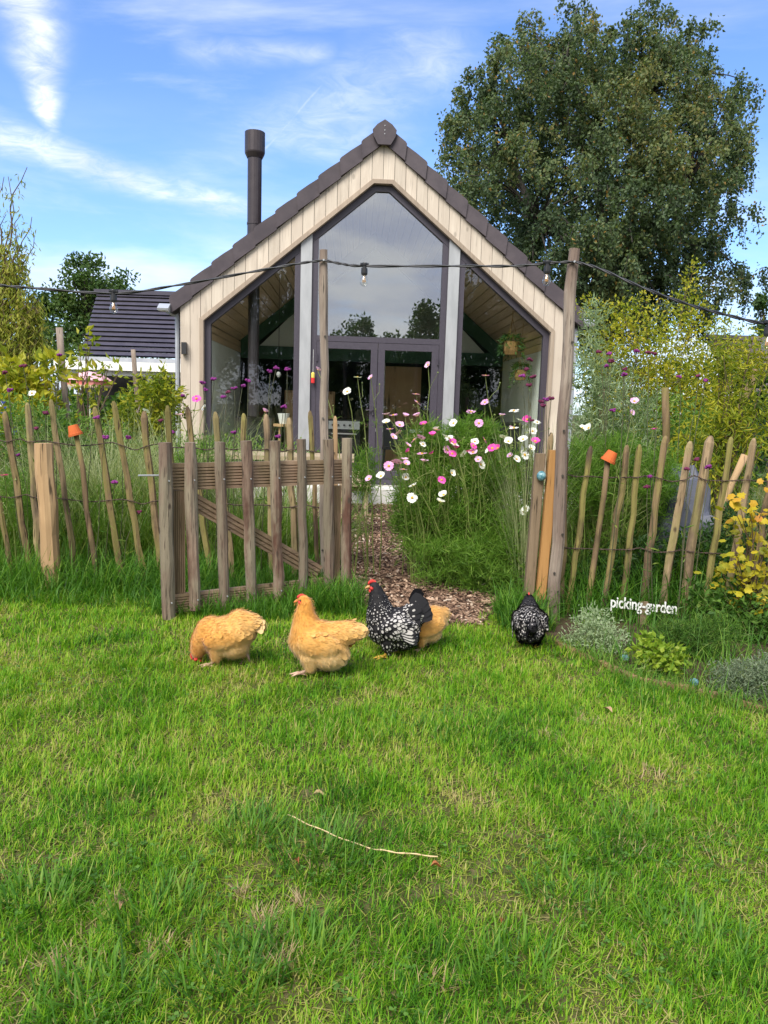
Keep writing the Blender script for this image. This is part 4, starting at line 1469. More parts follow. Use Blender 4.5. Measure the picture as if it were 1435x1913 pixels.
def remesh_body(prims, voxel=.0075):
    bm = bmesh.new()

    def ball(c, r, roty=0.0):
        mt = Matrix.Translation(c) @ Matrix.Rotation(roty, 4, 'Y') @ Matrix.Diagonal((*r, 1))
        bmesh.ops.create_icosphere(bm, subdivisions=3, radius=1, matrix=mt)
    for p in prims:
        if p[0] == 'e':
            ball(Vector(p[1]), p[2], p[3] if len(p) > 3 else 0)
        else:
            ch = p[1]
            sq = p[2] if len(p) > 2 else 1
            for (c0, r0), (c1, r1) in zip(ch[:-1], ch[1:]):
                c0, c1 = Vector(c0), Vector(c1)
                k = max(2, int((c1 - c0).length / .012))
                for i in range(k + 1):
                    f = i / k
                    r = r0 + (r1 - r0) * f
                    ball(c0.lerp(c1, f), (r, r * sq, r))
    me = bpy.data.meshes.new('tmp')
    bm.to_mesh(me)
    bm.free()
    o = bpy.data.objects.new('tmp', me)
    COL.objects.link(o)
    r = o.modifiers.new('r', 'REMESH')
    r.mode = 'VOXEL'
    r.voxel_size = voxel
    s = o.modifiers.new('s', 'SMOOTH')
    s.factor = .5
    s.iterations = 7
    bpy.context.view_layer.update()
    out = bpy.data.meshes.new_from_object(o.evaluated_get(bpy.context.evaluated_depsgraph_get()))
    bpy.data.objects.remove(o)
    return out


def hen(label, place, face, prims, flow, head, look, style, legs, scale=1.0, nfe=1500, tail=None, tint_fn=None, cat='hen', drumz=.06):
    """head: centre of the head, look: beak direction, legs: list of (x, y, ztop, foot_dx)"""
    root = empty('hen', place, face, label, cat, 'hens on the lawn')
    root.scale = (scale,) * 3
    me = remesh_body(prims)
    me.name = 'body'
    laced = style == 'laced'
    me.materials.clear()
    me.materials.append(M['black_skin' if laced else 'buff_skin'])
    me.polygons.foreach_set('use_smooth', [True] * len(me.polygons))
    link('body', me, root)
    # feathers over the surface
    me.calc_loop_triangles()
    nv = len(me.vertices)
    co = np.zeros(nv * 3)
    me.vertices.foreach_get('co', co)
    co = co.reshape(-1, 3)
    no = np.zeros(nv * 3)
    me.vertices.foreach_get('normal', no)
    no = no.reshape(-1, 3)
    tr = np.zeros(len(me.loop_triangles) * 3, np.int32)
    me.loop_triangles.foreach_get('vertices', tr)
    tr = tr.reshape(-1, 3)
    ar = np.linalg.norm(np.cross(co[tr[:, 1]] - co[tr[:, 0]], co[tr[:, 2]] - co[tr[:, 0]]), axis=1)
    pick = rng.choice(len(tr), nfe, p=ar / ar.sum())
    w1, w2 = rng.uniform(0, 1, (2, nfe))
    sw = w1 + w2 > 1
    w1[sw], w2[sw] = 1 - w1[sw], 1 - w2[sw]
    P = co[tr[pick, 0]] * (1 - w1 - w2)[:, None] + co[tr[pick, 1]] * w1[:, None] + co[tr[pick, 2]] * w2[:, None]
    Nn = no[tr[pick, 0]]
    fp = np.array([f[0] for f in flow], float)
    fd = np.array([f[1] for f in flow], float)
    fd /= np.linalg.norm(fd, axis=1, keepdims=True)
    fs = np.array([f[2] for f in flow], float)
    ft = np.array([f[3] for f in flow], float)
    dist = np.linalg.norm(P[:, None] - fp[None], axis=2) + .01
    wt_ = 1 / dist ** 4
    wt_ /= wt_.sum(1, keepdims=True)
    D = wt_ @ fd
    size = (wt_ @ fs) * U(.85, 1.2, nfe)
    tint = wt_ @ ft
    D = D - Nn * (D * Nn).sum(1, keepdims=True)
    D = D / (np.linalg.norm(D, axis=1, keepdims=True) + 1e-6)
    D = D + rng.normal(0, .12, D.shape) + Nn * (.10 if laced else .03)
    size = size * (1.0 if laced else .80)
    keep = np.linalg.norm(P - np.array(head), axis=1) > .026
    if not laced:                        # only wing and tail feathers stand apart on the fluffy birds
        wv = 1 / (np.linalg.norm(co[:, None] - fp[None], axis=2) + .01) ** 4
        at = me.attributes.new('tint', 'FLOAT', 'POINT')
        at.data.foreach_set('value', ((wv @ ft) / wv.sum(1)).astype(np.float32))
        PA, NA, DA, TA = P[keep].copy(), Nn[keep].copy(), D[keep].copy(), tint[keep].copy()
        wing = (np.abs(P[:, 1]) > .078) & (P[:, 2] > .145) & (P[:, 0] < .09)
        keep &= (wing & (U(0, 1, nfe) < .12)) | ((P[:, 0] < -.12) & (U(0, 1, nfe) < .25))
    P, Nn, D, size, tint = P[keep], Nn[keep], D[keep], size[keep], tint[keep]
    n = len(P)
    order = np.argsort(-(P @ fd.mean(0)))
    tint = np.clip(tint + rng.normal(0, .035 if laced else .06, n), 0, 1)
    tm = [(.66 if laced else .45, 0, .02), (0, 0, 0), (.2, .26, 0), (.55, .36, 0), (.85, .26, 0), (1.0, 0, .0), (.85, -.26, 0), (.55, -.36, 0), (.2, -.26, 0)]
    geo = Geo()
    geo.polyleaf(P - Nn * .002, D, Nn, size, tm, tint, 0, Nn + (D * .06 + rng.normal(0, .06, Nn.shape)) * (1.0 if laced else .4))
    if not laced:                        # soft down that breaks the outline
        nf = 9000
        q = rng.integers(0, len(PA), nf)
        Pf = PA[q] + np.cross(NA[q], DA[q]) * rng.normal(0, .010, (nf, 1)) + DA[q] * U(-.01, .01, nf)[:, None]
        Df = DA[q] + NA[q] * U(.05, .45, nf)[:, None] + rng.normal(0, .22, (nf, 3))
        geo.polyleaf(Pf, Df, NA[q], U(.009, .019, nf), [(.5, 0), (0, .06), (.6, .08), (1, 0), (.6, -.08), (0, -.06)], np.clip(TA[q] + rng.normal(0, .07, nf), 0, 1), 0, NA[q])
    # long wing and tail feathers
    for (p0, p1, num, ln, wd_, tn, spread) in (tail or []):
        for i in range(num):
            f = i / max(1, num - 1)
            for sy in (-1, 1):
                a = Vector(p0).lerp(Vector(p1), f)
                a = np.array([[a.x, a.y * sy, a.z]])
                d = np.array([[spread[0] + spread[3] * (f - .5), spread[1] * sy * (f + .2), spread[2] + spread[4] * (f - .5)]])
                nn_ = np.array([[0, sy * 1.0, .25]])
                tl = [(.45, 0, .03), (0, 0, 0), (.2, wd_, 0), (.6, wd_ * 1.2, 0), (.9, wd_, .0), (1.0, 0, 0), (.9, -wd_, .0), (.6, -wd_ * 1.2, 0), (.2, -wd_, 0)]
                geo.polyleaf(a, d, nn_, np.array([ln * random.uniform(.9, 1.1)]), tl, np.array([tn]), 0, nn_)
    geo.build('feathers', 'laced_feather' if laced else 'buff_feather', root, world=False, smooth=False, edge=True)
    # head
    look = Vector(look).normalized()
    hv = Vector(head)
    upv = Vector((0, 0, 1)) if abs(look.z) < .8 else Vector((1, 0, .2))
    side = look.cross(upv).normalized()
    upv = side.cross(look).normalized()
    Rm = Matrix((look, side, upv)).transposed()

    def L(x, y, z):
        return hv + Rm @ Vector((x, y, z))
    b = MB()
    b.tube([L(.022, 0, .002), L(.036, 0, .001), L(.048, 0, -.004), L(.054, 0, -.009)], [.011, .009, .005, .001], 8)
    b.build('beak', 'beak_horn' if laced else 'beak_orange', root, smooth=True)
    b = MB()
    cs = .8 if laced else .6
    for i in range(6):
        f = i / 5
        c = L(.030 - .038 * f, 0, .024 + .008 * cs * math.sin(f * 3.1))
        b.tube([c - Rm @ Vector((0, 0, .008)), c + Rm @ Vector((-.002, 0, (.010 + .006 * math.sin(f * 3.1)) * cs))], [.0075, .003], 6)
    b.build('comb', 'comb', root, smooth=True)
    for s in (-1, 1):
        b = MB()
        b.tube([L(.020, s * .020, .006), L(.018, s * .024, -.004), L(.016, s * .022, -.016)], [.008, .011, .007], 7)
        b.build('face_patch', 'comb', root, smooth=True)
        b = MB()
        b.tube([L(.026, s * .010, -.012), L(.026, s * .012, -.024), L(.024, s * .011, -.034)], [.004, .009, .003], 7)
        b.build('wattle', 'comb', root, smooth=True)
        b = MB()
        c = L(.016, s * .029, .008)
        b.tube([c - Rm @ Vector((0, s * .004, 0)), c + Rm @ Vector((0, s * .003, 0))], [.0055, .003], 8)
        b.build('eye', 'eye', root, smooth=True)
    for (lx, ly, zt_, dx, *lift) in legs:
        zf = lift[0] if lift else 0.0
        b = MB()
        ank = Vector((lx + dx, ly, zf + .014))
        b.tube([Vector((lx, ly, zt_)), Vector((lx - .012 + dx * .4, ly, zt_ * .55 + zf * .45)), ank], [.013, .0095, .010], 7)
        for an, tl in ((0, .062), (.6, .052), (-.6, .052), (3.1, .028)):
            d = Vector((math.cos(an), math.sin(an), 0))
            b.tube([ank, ank + d * tl * .5 + Vector((0, 0, -.002)), ank + d * tl + Vector((0, 0, -.010))], [.008, .0065, .0025], 6)
        b.build('leg', 'leg_yellow' if laced else 'leg_pink', root, smooth=True)
    return root


# buff hen standing
stand = [('e', (.02, 0, .19), (.152, .110, .118)), ('e', (-.05, 0, .135), (.112, .104, .098)),
         ('c', [((.07, 0, .23), .092), ((.083, 0, .32), .058), ((.083, 0, .39), .039)]), ('e', (.092, 0, .408), (.034, .030, .032)),
         ('c', [((-.06, 0, .215), .088), ((-.15, 0, .252), .062), ((-.195, 0, .255), .046)], .85),
         ('e', (-.01, .094, .20), (.115, .026, .066)), ('e', (-.01, -.094, .20), (.115, .026, .066)),
         ('c', [((.05, .05, .12), .05), ((.04, .05, .06), .032)]), ('c', [((-.03, -.05, .11), .055), ((-.02, -.05, .055), .036)])]
flow_st = [((.09, 0, .40), (-.25, 0, -1), .020, .85), ((.12, 0, .34), (.1, 0, -1), .026, .78), ((.04, 0, .34), (-.5, 0, -1), .028, .85), ((.16, 0, .22), (-.1, 0, -1), .036, .45),
           ((.12, .07, .26), (-.6, 0, -.8), .036, .7), ((.12, -.07, .26), (-.6, 0, -.8), .036, .7), ((0, 0, .30), (-1, 0, 0), .038, .7),
           ((0, .11, .20), (-1, 0, -.12), .046, .55), ((0, -.11, .20), (-1, 0, -.12), .046, .55), ((-.1, 0, .30), (-1, 0, .1), .045, .55), ((-.2, 0, .26), (-1, 0, .0), .05, .25),
           ((-.14, .06, .2), (-1, 0, -.4), .045, .4), ((-.14, -.06, .2), (-1, 0, -.4), .045, .4), ((.05, .09, .10), (-.5, 0, -1), .038, .18), ((.05, -.09, .10), (-.5, 0, -1), .038, .18),
           ((-.06, 0, .05), (-.4, 0, -1), .04, .05), ((.1, 0, .1), (-.2, 0, -1), .036, .2), ((-.12, 0, .1), (-.8, 0, -.6), .04, .08), ((-.06, .09, .12), (-.7, 0, -.8), .04, .10), ((-.06, -.09, .12), (-.7, 0, -.8), .04, .10)]
wing_b = [((.02, .118, .225), (-.03, .116, .165), 5, .105, .13, .5, (-1, .06, -.22, 0, -.2))]
p = G(600, 1262)
hen('buff hen standing upright with head raised, between the pecking buff hen and the laced hen', (p.x - .01, p.y, 0), math.pi - .10, stand, flow_st,
    (.092, 0, .408), (1, .15, -.08), 'buff', [(.045, .055, .075, .045, .012), (-.015, -.05, .065, .0)], 1.0, 3600)
# buff hen pecking
peck = [('e', (.02, 0, .168), (.138, .104, .098), .42), ('e', (-.06, 0, .205), (.10, .096, .092)), ('c', [((-.07, 0, .235), .078), ((-.135, 0, .245), .052)], .9),
        ('e', (-.035, 0, .125), (.09, .09, .082)), ('c', [((.085, 0, .178), .088), ((.135, 0, .125), .063), ((.160, 0, .072), .042)]), ('e', (.166, 0, .048), (.029, .027, .032)),
        ('e', (-.005, .090, .175), (.11, .026, .058), .3), ('e', (-.005, -.090, .175), (.11, .026, .058), .3),
        ('c', [((.04, .05, .11), .045), ((.045, .05, .055), .028)]), ('c', [((-.06, -.05, .11), .05), ((-.07, -.05, .055), .028)])]
flow_pk = [((.165, 0, .05), (-.2, 0, 1), .020, 1.0), ((.17, 0, .10), (-.5, 0, .8), .026, .9), ((.14, 0, .18), (-.8, 0, .6), .034, .75), ((.06, 0, .25), (-1, 0, .5), .038, .6), ((-.04, 0, .30), (-1, 0, .2), .044, .55),
           ((-.13, 0, .29), (-1, 0, -.1), .046, .5), ((-.18, 0, .25), (-1, 0, -.3), .05, .15), ((0, .11, .18), (-1, 0, .25), .044, .6), ((0, -.11, .18), (-1, 0, .25), .044, .6), ((.09, .08, .16), (-.8, 0, .2), .038, .75), ((.09, -.08, .16), (-.8, 0, .2), .038, .75),
           ((.08, 0, .09), (-.9, 0, -.3), .036, .6), ((-.02, .09, .10), (-.8, 0, -.6), .04, .15), ((-.02, -.09, .10), (-.8, 0, -.6), .04, .15), ((-.10, 0, .13), (-.8, 0, -.5), .042, .15), ((0, 0, .05), (-.4, 0, -1), .036, .12)]
wing_p = [((.03, .114, .20), (0, .112, .14), 5, .10, .13, .45, (-1, .06, .16, 0, -.3))]
p = G(424, 1243)
hen('buff hen pecking at the grass with its tail raised, in front of the gate', (p.x, p.y, 0), math.pi - .12, peck, flow_pk, (.166, 0, .048), (.18, 0, -1), 'buff', [(.05, .05, .07, .03), (-.075, -.05, .075, -.03)], 1.03, 3400,
    [((-.16, .01, .255), (-.165, .02, .225), 3, .05, .25, 0.0, (-1, .1, -.35, 0, -.5))])
p = G(800, 1222)
hen('small buff hen pecking, half hidden behind the laced hen', (p.x - .02, p.y + .10, 0), math.pi + .35, peck, flow_pk, (.166, 0, .048), (.18, 0, -1), 'buff', [(.05, .05, .07, .0), (-.06, -.05, .075, .0)], .84, 2600)

# laced hens
lace = [('e', (.03, 0, .178), (.143, .108, .116)), ('e', (-.03, 0, .13), (.10, .098, .082)), ('c', [((.09, 0, .235), .086), ((.107, 0, .33), .056), ((.125, 0, .395), .036)]), ('e', (.135, 0, .416), (.031, .027, .029)),
        ('c', [((-.05, 0, .215), .086), ((-.10, 0, .255), .066), ((-.112, 0, .285), .045)], .6),
        ('e', (0, .092, .19), (.112, .026, .062)), ('e', (0, -.092, .19), (.112, .026, .062)), ('c', [((.05, .05, .11), .045), ((.045, .05, .06), .026)]), ('c', [((0, -.05, .11), .05), ((.0, -.05, .06), .028)])]
flow_lc = [((.135, 0, .42), (-.4, 0, -1), .014, 0.00), ((.15, 0, .36), (.1, 0, -1), .022, 0.12), ((.08, 0, .36), (-.5, 0, -1), .024, 0.16), ((.17, 0, .24), (-.1, 0, -1), .026, 0.49), ((.14, .07, .27), (-.5, 0, -.8), .026, 0.41), ((.14, -.07, .27), (-.5, 0, -.8), .026, 0.41),
           ((0, 0, .29), (-1, 0, .2), .030, 0.57), ((.02, .11, .21), (-1, 0, -.15), .036, 0.71), ((.02, -.11, .21), (-1, 0, -.15), .036, 0.71), ((-.09, 0, .31), (-.7, 0, .6), .034, 0.62), ((-.10, .06, .22), (-1, 0, .2), .036, 0.67), ((-.10, -.06, .22), (-1, 0, .2), .036, 0.67),
           ((-.14, 0, .28), (-.5, 0, .6), .05, 0.10), ((.06, .09, .10), (-.4, 0, -1), .032, 0.45), ((.06, -.09, .10), (-.4, 0, -1), .032, 0.45), ((-.03, 0, .06), (-.5, 0, -1), .034, 0.05), ((.12, 0, .1), (-.2, 0, -1), .030, 0.42), ((-.11, 0, .15), (-1, 0, -.3), .036, 0.15)]
tail_l = [((-.10, .022, .24), (-.085, .012, .30), 5, .105, .30, .05, (-.62, .16, .45, .45, .5)), ((-.06, .05, .20), (-.06, .04, .27), 4, .085, .26, .22, (-.85, .2, .15, .3, .6)), ((.01, .118, .195), (-.02, .112, .15), 4, .11, .13, .72, (-1, .05, -.3, 0, -.2))]
p = G(735, 1226)
hen('black and white laced hen standing with head raised, beside the upright buff hen', (p.x + .01, p.y, 0), math.pi + .06, lace, flow_lc, (.135, 0, .416), (1, .1, -.1), 'laced', [(.05, .05, .08, .02), (-.005, -.05, .08, .0)], 1.0, 2400, tail_l)
lace2 = [pr for pr in lace if pr[0] != 'c' or len(pr[1]) == 2]
lace2 = lace2[:2] + lace2[3:] + [('c', [((.09, 0, .21), .082), ((.125, 0, .275), .052), ((.155, 0, .30), .036)]), ('e', (.17, 0, .305), (.031, .027, .029)), ('c', [((-.05, 0, .20), .088), ((-.115, 0, .20), .062), ((-.135, 0, .195), .04)], .7)]
flow_l2 = [((.17, 0, .31), (-.8, 0, .1), .014, .0), ((.12, 0, .30), (-1, 0, -.3), .022, .1), ((.06, 0, .28), (-1, 0, -.1), .028, .35)] + flow_lc[6:9] + [((-.09, .0, .27), (-1, 0, -.2), .034, .55), ((-.10, .06, .2), (-1, 0, -.2), .036, .6), ((-.10, -.06, .2), (-1, 0, -.2), .036, .6), ((-.16, 0, .19), (-1, 0, -.2), .04, .08)] + flow_lc[13:]
tail_2 = [((-.10, .02, .17), (-.10, .012, .22), 4, .08, .30, .04, (-.9, .16, -.2, .2, .4)), ((.0, .118, .19), (-.03, .112, .14), 4, .10, .13, .75, (-1, .05, -.25, 0, -.2))]
p = G(992, 1222)
hen('black and white laced hen seen from behind in front of the orange post', (p.x + .005, p.y + .12, 0), rad(84), lace2, flow_l2, (.17, 0, .305), (1, 0, -.2), 'laced', [(.05, .05, .08, .02), (-.005, -.05, .08, .0)], .90, 2400, tail_2)
# ------------------------------------------------------------------ garden plants
M['feathery'] = leaf_mat('feathery_foliage', [(.065, .145, .018), (.12, .245, .03), (.20, .345, .05), (.30, .42, .085)], .48)
M['pale_blade'] = leaf_mat('pale_grass_blade', [(.15, .21, .08), (.27, .33, .14), (.40, .43, .22), (.52, .50, .30)], .35)
M['lush_blade'] = leaf_mat('lush_blade', [(.06, .13, .018), (.12, .23, .03), (.20, .31, .05), (.32, .37, .09)], .4)
M['yellow_leaf'] = leaf_mat('yellow_green_leaf', [(.12, .18, .018), (.26, .30, .024), (.42, .40, .03), (.54, .42, .05)], .45)
M['golden_leaf'] = leaf_mat('golden_leaf', [(.22, .24, .02), (.42, .36, .02), (.55, .40, .025), (.58, .20, .04)], .35)
M['silver_leaf'] = leaf_mat('silvery_leaf', [(.15, .22, .10), (.26, .34, .18), (.38, .46, .28)], .35)
M['dark_leaf'] = leaf_mat('dark_leaf', [(.018, .050, .012), (.035, .085, .018), (.06, .13, .028)], .3)
M['mid_leaf'] = leaf_mat('mid_leaf', [(.045, .11, .018), (.09, .19, .03), (.16, .27, .045), (.27, .34, .07)], .4)
M['lime_leaf'] = leaf_mat('lime_leaf', [(.12, .22, .02), (.22, .33, .03), (.36, .42, .05)], .4)
M['grey_leaf'] = leaf_mat('grey_green_leaf', [(.09, .13, .07), (.16, .21, .12), (.25, .29, .18)], .25)
M['verbena'] = flat_mat('verbena_purple', (.24, .035, .22), (.13, .02, .10), 120, .7, 0, .2)
M['verbena_dark'] = flat_mat('verbena_maroon', (.16, .025, .075), (.09, .02, .04), 120, .8, 0, .2)
M['petal_pink'] = leaf_mat('pale_pink_petal', [(.80, .42, .72), (.86, .58, .80), (.84, .34, .66)], .3, .6)
M['petal_magenta'] = leaf_mat('magenta_petal', [(.74, .07, .42), (.82, .14, .52), (.70, .05, .36)], .3, .6)
M['petal_white'] = leaf_mat('white_petal', [(.86, .86, .80), (.90, .89, .84), (.84, .84, .76)], .3, .6)
M['disc'] = flat_mat('flower_disc', (.60, .36, .03), (.45, .25, .03), 90, .8)


def flower_mesh(name, mat, R=.036, cup=.25, n=8):
    geo = Geo()
    for i in range(n):
        a = 2 * math.pi * i / n + random.uniform(-.08, .08)
        D = np.array([[math.cos(a), math.sin(a), cup + random.uniform(-.12, .12)]])
        geo.polyleaf(np.array([[math.cos(a) * .004, math.sin(a) * .004, 0]]), D, np.array([[0, 0, 1.0]]), np.array([R * random.uniform(.9, 1.08)]),
                     [(.55, 0, -.03), (0, 0, 0), (.35, .20, .02), (.8, .36, .04), (.98, .22, .0), (.93, 0.0, -.02), (1.0, -.2, .0), (.8, -.36, .04), (.35, -.20, .02)], np.array([random.random()]))
    V = []
    pr = [(.011, .002), (.010, .007), (.005, .011), (.0005, .012)]
    k = 8
    for r, z in pr:
        for j in range(k):
            V.append((r * math.cos(j * 2 * math.pi / k), r * math.sin(j * 2 * math.pi / k), z))
    T = []
    for i in range(3):
        for j in range(k):
            p, q = i * k + j, i * k + (j + 1) % k
            T += [(p, q, q + k), (p, q + k, p + k)]
    geo.add(np.array(V), np.array(T), np.full(len(V), .5), 1)
    o = geo.build(name, [mat, 'disc'], None, world=False)
    me = o.data
    bpy.data.objects.remove(o)
    return me


FL = {'P': [flower_mesh('flower', 'petal_pink', .036, c) for c in (.15, .5, .9)], 'M': [flower_mesh('flower', 'petal_magenta', .036, c) for c in (.2, .6, 1.0)],
      'W': [flower_mesh('flower', 'petal_white', .039, c) for c in (.1, .35, .7)]}


def bent(p0, p1, sag=.12, k=6, wob=.01):
    """stem rising steeply from p0 and leaning over to p1"""
    p0, p1 = np.array(p0, float), np.array(p1, float)
    t = np.linspace(0, 1, k)[:, None]
    c = p0 + (p1 - p0) * np.array([.25, .25, .65]) + rng.normal(0, .03, 3)
    pts = (1 - t) ** 2 * p0 + 2 * t * (1 - t) * c + t * t * p1
    pts[1:-1] += rng.normal(0, wob, (k - 2, 3)) * np.array([1, 1, .2])
    return pts


def needles(geo, C, n, spread, l0, l1, wd, tint0=.5, up=.5):
    """feathery sprays: thin needles fanning out around the points C"""
    idx = rng.integers(0, len(C), n)
    P = C[idx] + rng.normal(0, spread, (n, 3))
    D = unit(n) + np.array([0, 0, up])
    geo.leaves(P, D, U(l0, l1, n), wd, np.clip(rng.normal(tint0, .2, n), 0, 1), 0, 0, .1)


def cosmos(label, base, flowers, body, n_needle, group='cosmos plants in flower', wd=.0046, Yj=.25):
    """base (x, y); flowers [(px, py, kind, Y)]; body: list of (centre, radii) ellipsoids of feathery leaf"""
    e = empty('cosmos_plant', (base[0], base[1], 0), 0, label, 'flowering plant', group)
    stems, leaf = Geo(), Geo()
    bx, by = base
    hold = []
    for c, r in body:
        c, r = np.array(c), np.array(r)
        C = c + in_ball(150, .1) * r * 1.08
        C = C[C[:, 2] > .03]
        hold.append(C)
        for q in C[::max(4, int(150 / max(1, n_needle / 500)))]:
            stems.tubes([(bent((bx + random.gauss(0, .10), by + random.gauss(0, .10), 0), q, k=5), np.linspace(.0045, .0018, 5))], .4, 4)
    C = np.concatenate(hold)
    needles(leaf, C, int(n_needle * .62), .024, .05, .13, wd * .85, .5)
    for (px, py, kd, Y) in flowers:
        p = AT(px, py, Y)
        b0 = (bx + random.gauss(0, .12) + .55 * (p.x - bx), by + random.gauss(0, .10) + .5 * (p.y - by), 0)
        pts = bent(b0, p - Vector((0, 0, .004)), k=8)
        stems.tubes([(pts, np.linspace(.0052, .0026, 8))], .5, 4)
        needles(leaf, pts[2:6], 46, .02, .03, .07, wd * .8, .6)
        for f in range(random.randint(1, 3)):       # side buds
            i = random.randint(4, 6)
            q = pts[i] + np.array([random.gauss(0, .07), random.gauss(0, .04), random.uniform(.05, .14)])
            stems.tubes([(bent(pts[i], q, k=4), np.linspace(.002, .0013, 4)), (np.array([q, q + [0, 0, .006], q + [0, 0, .014]]), np.array([.003, .0075, .003]))], .7, 5)
        o = link('flower', random.choice(FL[kd]), e)
        o.location = p - e.location
        # most heads look up and a little outwards
        az, tl = random.uniform(0, 6.28), abs(random.gauss(.35, .35))
        if random.random() < .5:
            az, tl = -math.pi / 2 + random.gauss(0, .6), random.uniform(.6, 1.2)
        o.rotation_euler = (Matrix.Rotation(az, 3, 'Z') @ Matrix.Rotation(tl, 3, 'Y') @ Matrix.Rotation(random.random() * 6, 3, 'Z')).to_euler()
        o.scale = (random.uniform(.72, 1.05),) * 3
    stems.build('stems', 'stem_green', e)
    leaf.build('foliage', 'feathery', e)
    return e


def pc(px, py, Y):
    return tuple(AT(px, py, Y))


Y1 = 6.35
f_main = [(800, 682, 'P'), (777, 737, 'P'), (779, 752, 'P'), (722, 775, 'P'), (735, 776, 'P'), (757, 778, 'P'), (780, 778, 'P'), (791, 793, 'M'), (729, 802, 'P'), (744, 809, 'P'), (762, 832, 'P'), (739, 862, 'P'), (756, 859, 'P'),
          (792, 862, 'P'), (790, 830, 'W'), (815, 802, 'W'), (833, 817, 'W'), (808, 848, 'M'), (845, 848, 'M'), (825, 897, 'M'), (844, 884, 'W'), (770, 930, 'W'), (772, 908, 'W'), (829, 925, 'W'), (822, 938, 'W'), (722, 790, 'W'), (758, 892, 'W')]
f_mid = [(907, 702, 'P'), (906, 752, 'P'), (880, 770, 'P'), (887, 825, 'W'), (866, 848, 'W'), (884, 833, 'M'), (877, 843, 'M'), (930, 838, 'M'), (920, 838, 'M'), (898, 868, 'W'), (905, 822, 'M'), (840, 820, 'W'), (940, 816, 'W'), (852, 838, 'M')]
f_right = [(982, 950, 'W'), (978, 956, 'W'), (960, 768, 'W'), (960, 800, 'W'), (985, 797, 'W'), (972, 786, 'W'), (950, 825, 'W'), (1000, 825, 'M'), (980, 850, 'W'), (992, 838, 'W'), (965, 858, 'W'), (995, 806, 'W')]
f_main += [(700 + random.random() * 120, 770 + random.random() * 110, random.choice('PPPPM')) for _ in range(12)]
f_mid += [(830 + random.random() * 100, 780 + random.random() * 80, random.choice('PPWM')) for _ in range(9)]
f_right += [(930 + random.random() * 75, 775 + random.random() * 90, random.choice('WPM')) for _ in range(7)]
jit = lambda fl, y0, y1: [(a, b_, c, random.uniform(y0, y1) if b_ < 812 else random.uniform(y0 - .28, y0 - .12)) for a, b_, c in fl]
cosmos('cosmos bush with pale pink and white flowers overhanging the wood chip path', (.62, 6.5), jit(f_main, 6.15, 6.6),
       [(pc(810, 985, 6.35), (.34, .30, .34)), (pc(795, 905, 6.4), (.25, .26, .20)), (pc(850, 1045, 6.05), (.36, .26, .24)), (pc(860, 920, 6.4), (.26, .3, .32)), (pc(770, 960, 6.4), (.16, .2, .25)), (pc(800, 840, 6.5), (.24, .2, .2))], 30000)
cosmos('cosmos bush with magenta and white flowers between the path and the sawn post', (.98, 6.5), jit(f_mid, 6.2, 6.7),
       [(pc(890, 1000, 6.2), (.30, .26, .36)), (pc(900, 890, 6.4), (.28, .3, .28)), (pc(920, 1060, 5.95), (.30, .22, .22)), (pc(880, 830, 6.5), (.26, .2, .22))], 24000)
cosmos('cosmos bush with white flowers directly behind the sawn post', (1.28, 6.3), jit(f_right, 6.0, 6.5), [(pc(950, 920, 6.3), (.22, .25, .32)), (pc(960, 1020, 6.0), (.22, .2, .28))], 9000)
cosmos('cosmos bush with feathery green leaves behind the right paling fence', (1.75, 6.2), jit([(1088, 800, 'W'), (1100, 800, 'W'), (1185, 750, 'P'), (1180, 771, 'P'), (1222, 803, 'M')], 5.75, 6.1),
       [(pc(1110, 880, 6.2), (.24, .25, .26)), (pc(1120, 980, 6.15), (.26, .25, .32)), (pc(1190, 960, 6.2), (.22, .25, .34)), (pc(1160, 860, 6.3), (.2, .25, .2)), (pc(1230, 900, 6.0), (.16, .2, .25)), (pc(1080, 900, 6.0), (.14, .2, .3))], 20000)
cosmos('slender cosmos with pale flowers beside the gate hinge pole', (-.15, 6.5), jit([(594, 692, 'P'), (649, 732, 'W'), (693, 706, 'P'), (668, 705, 'W'), (640, 890, 'P'), (690, 895, 'P'), (712, 890, 'W')], 6.2, 6.6), [(pc(680, 890, 6.5), (.10, .12, .2))], 1500)
cosmos('slender cosmos with magenta and white flowers before the left corner of the house', (-1.55, 6.6), jit([(367, 745, 'M'), (382, 762, 'W'), (272, 769, 'W'), (495, 770, 'P'), (335, 776, 'P')], 6.3, 6.7), [(pc(380, 870, 6.6), (.3, .2, .2))], 2500)
cosmos('low cosmos with one pink flower at the outer end of the left paling fence', (-2.95, 6.2), jit([(8, 888, 'M'), (60, 735, 'W')], 5.7, 5.8), [(pc(30, 930, 6.2), (.2, .2, .2))], 1500)


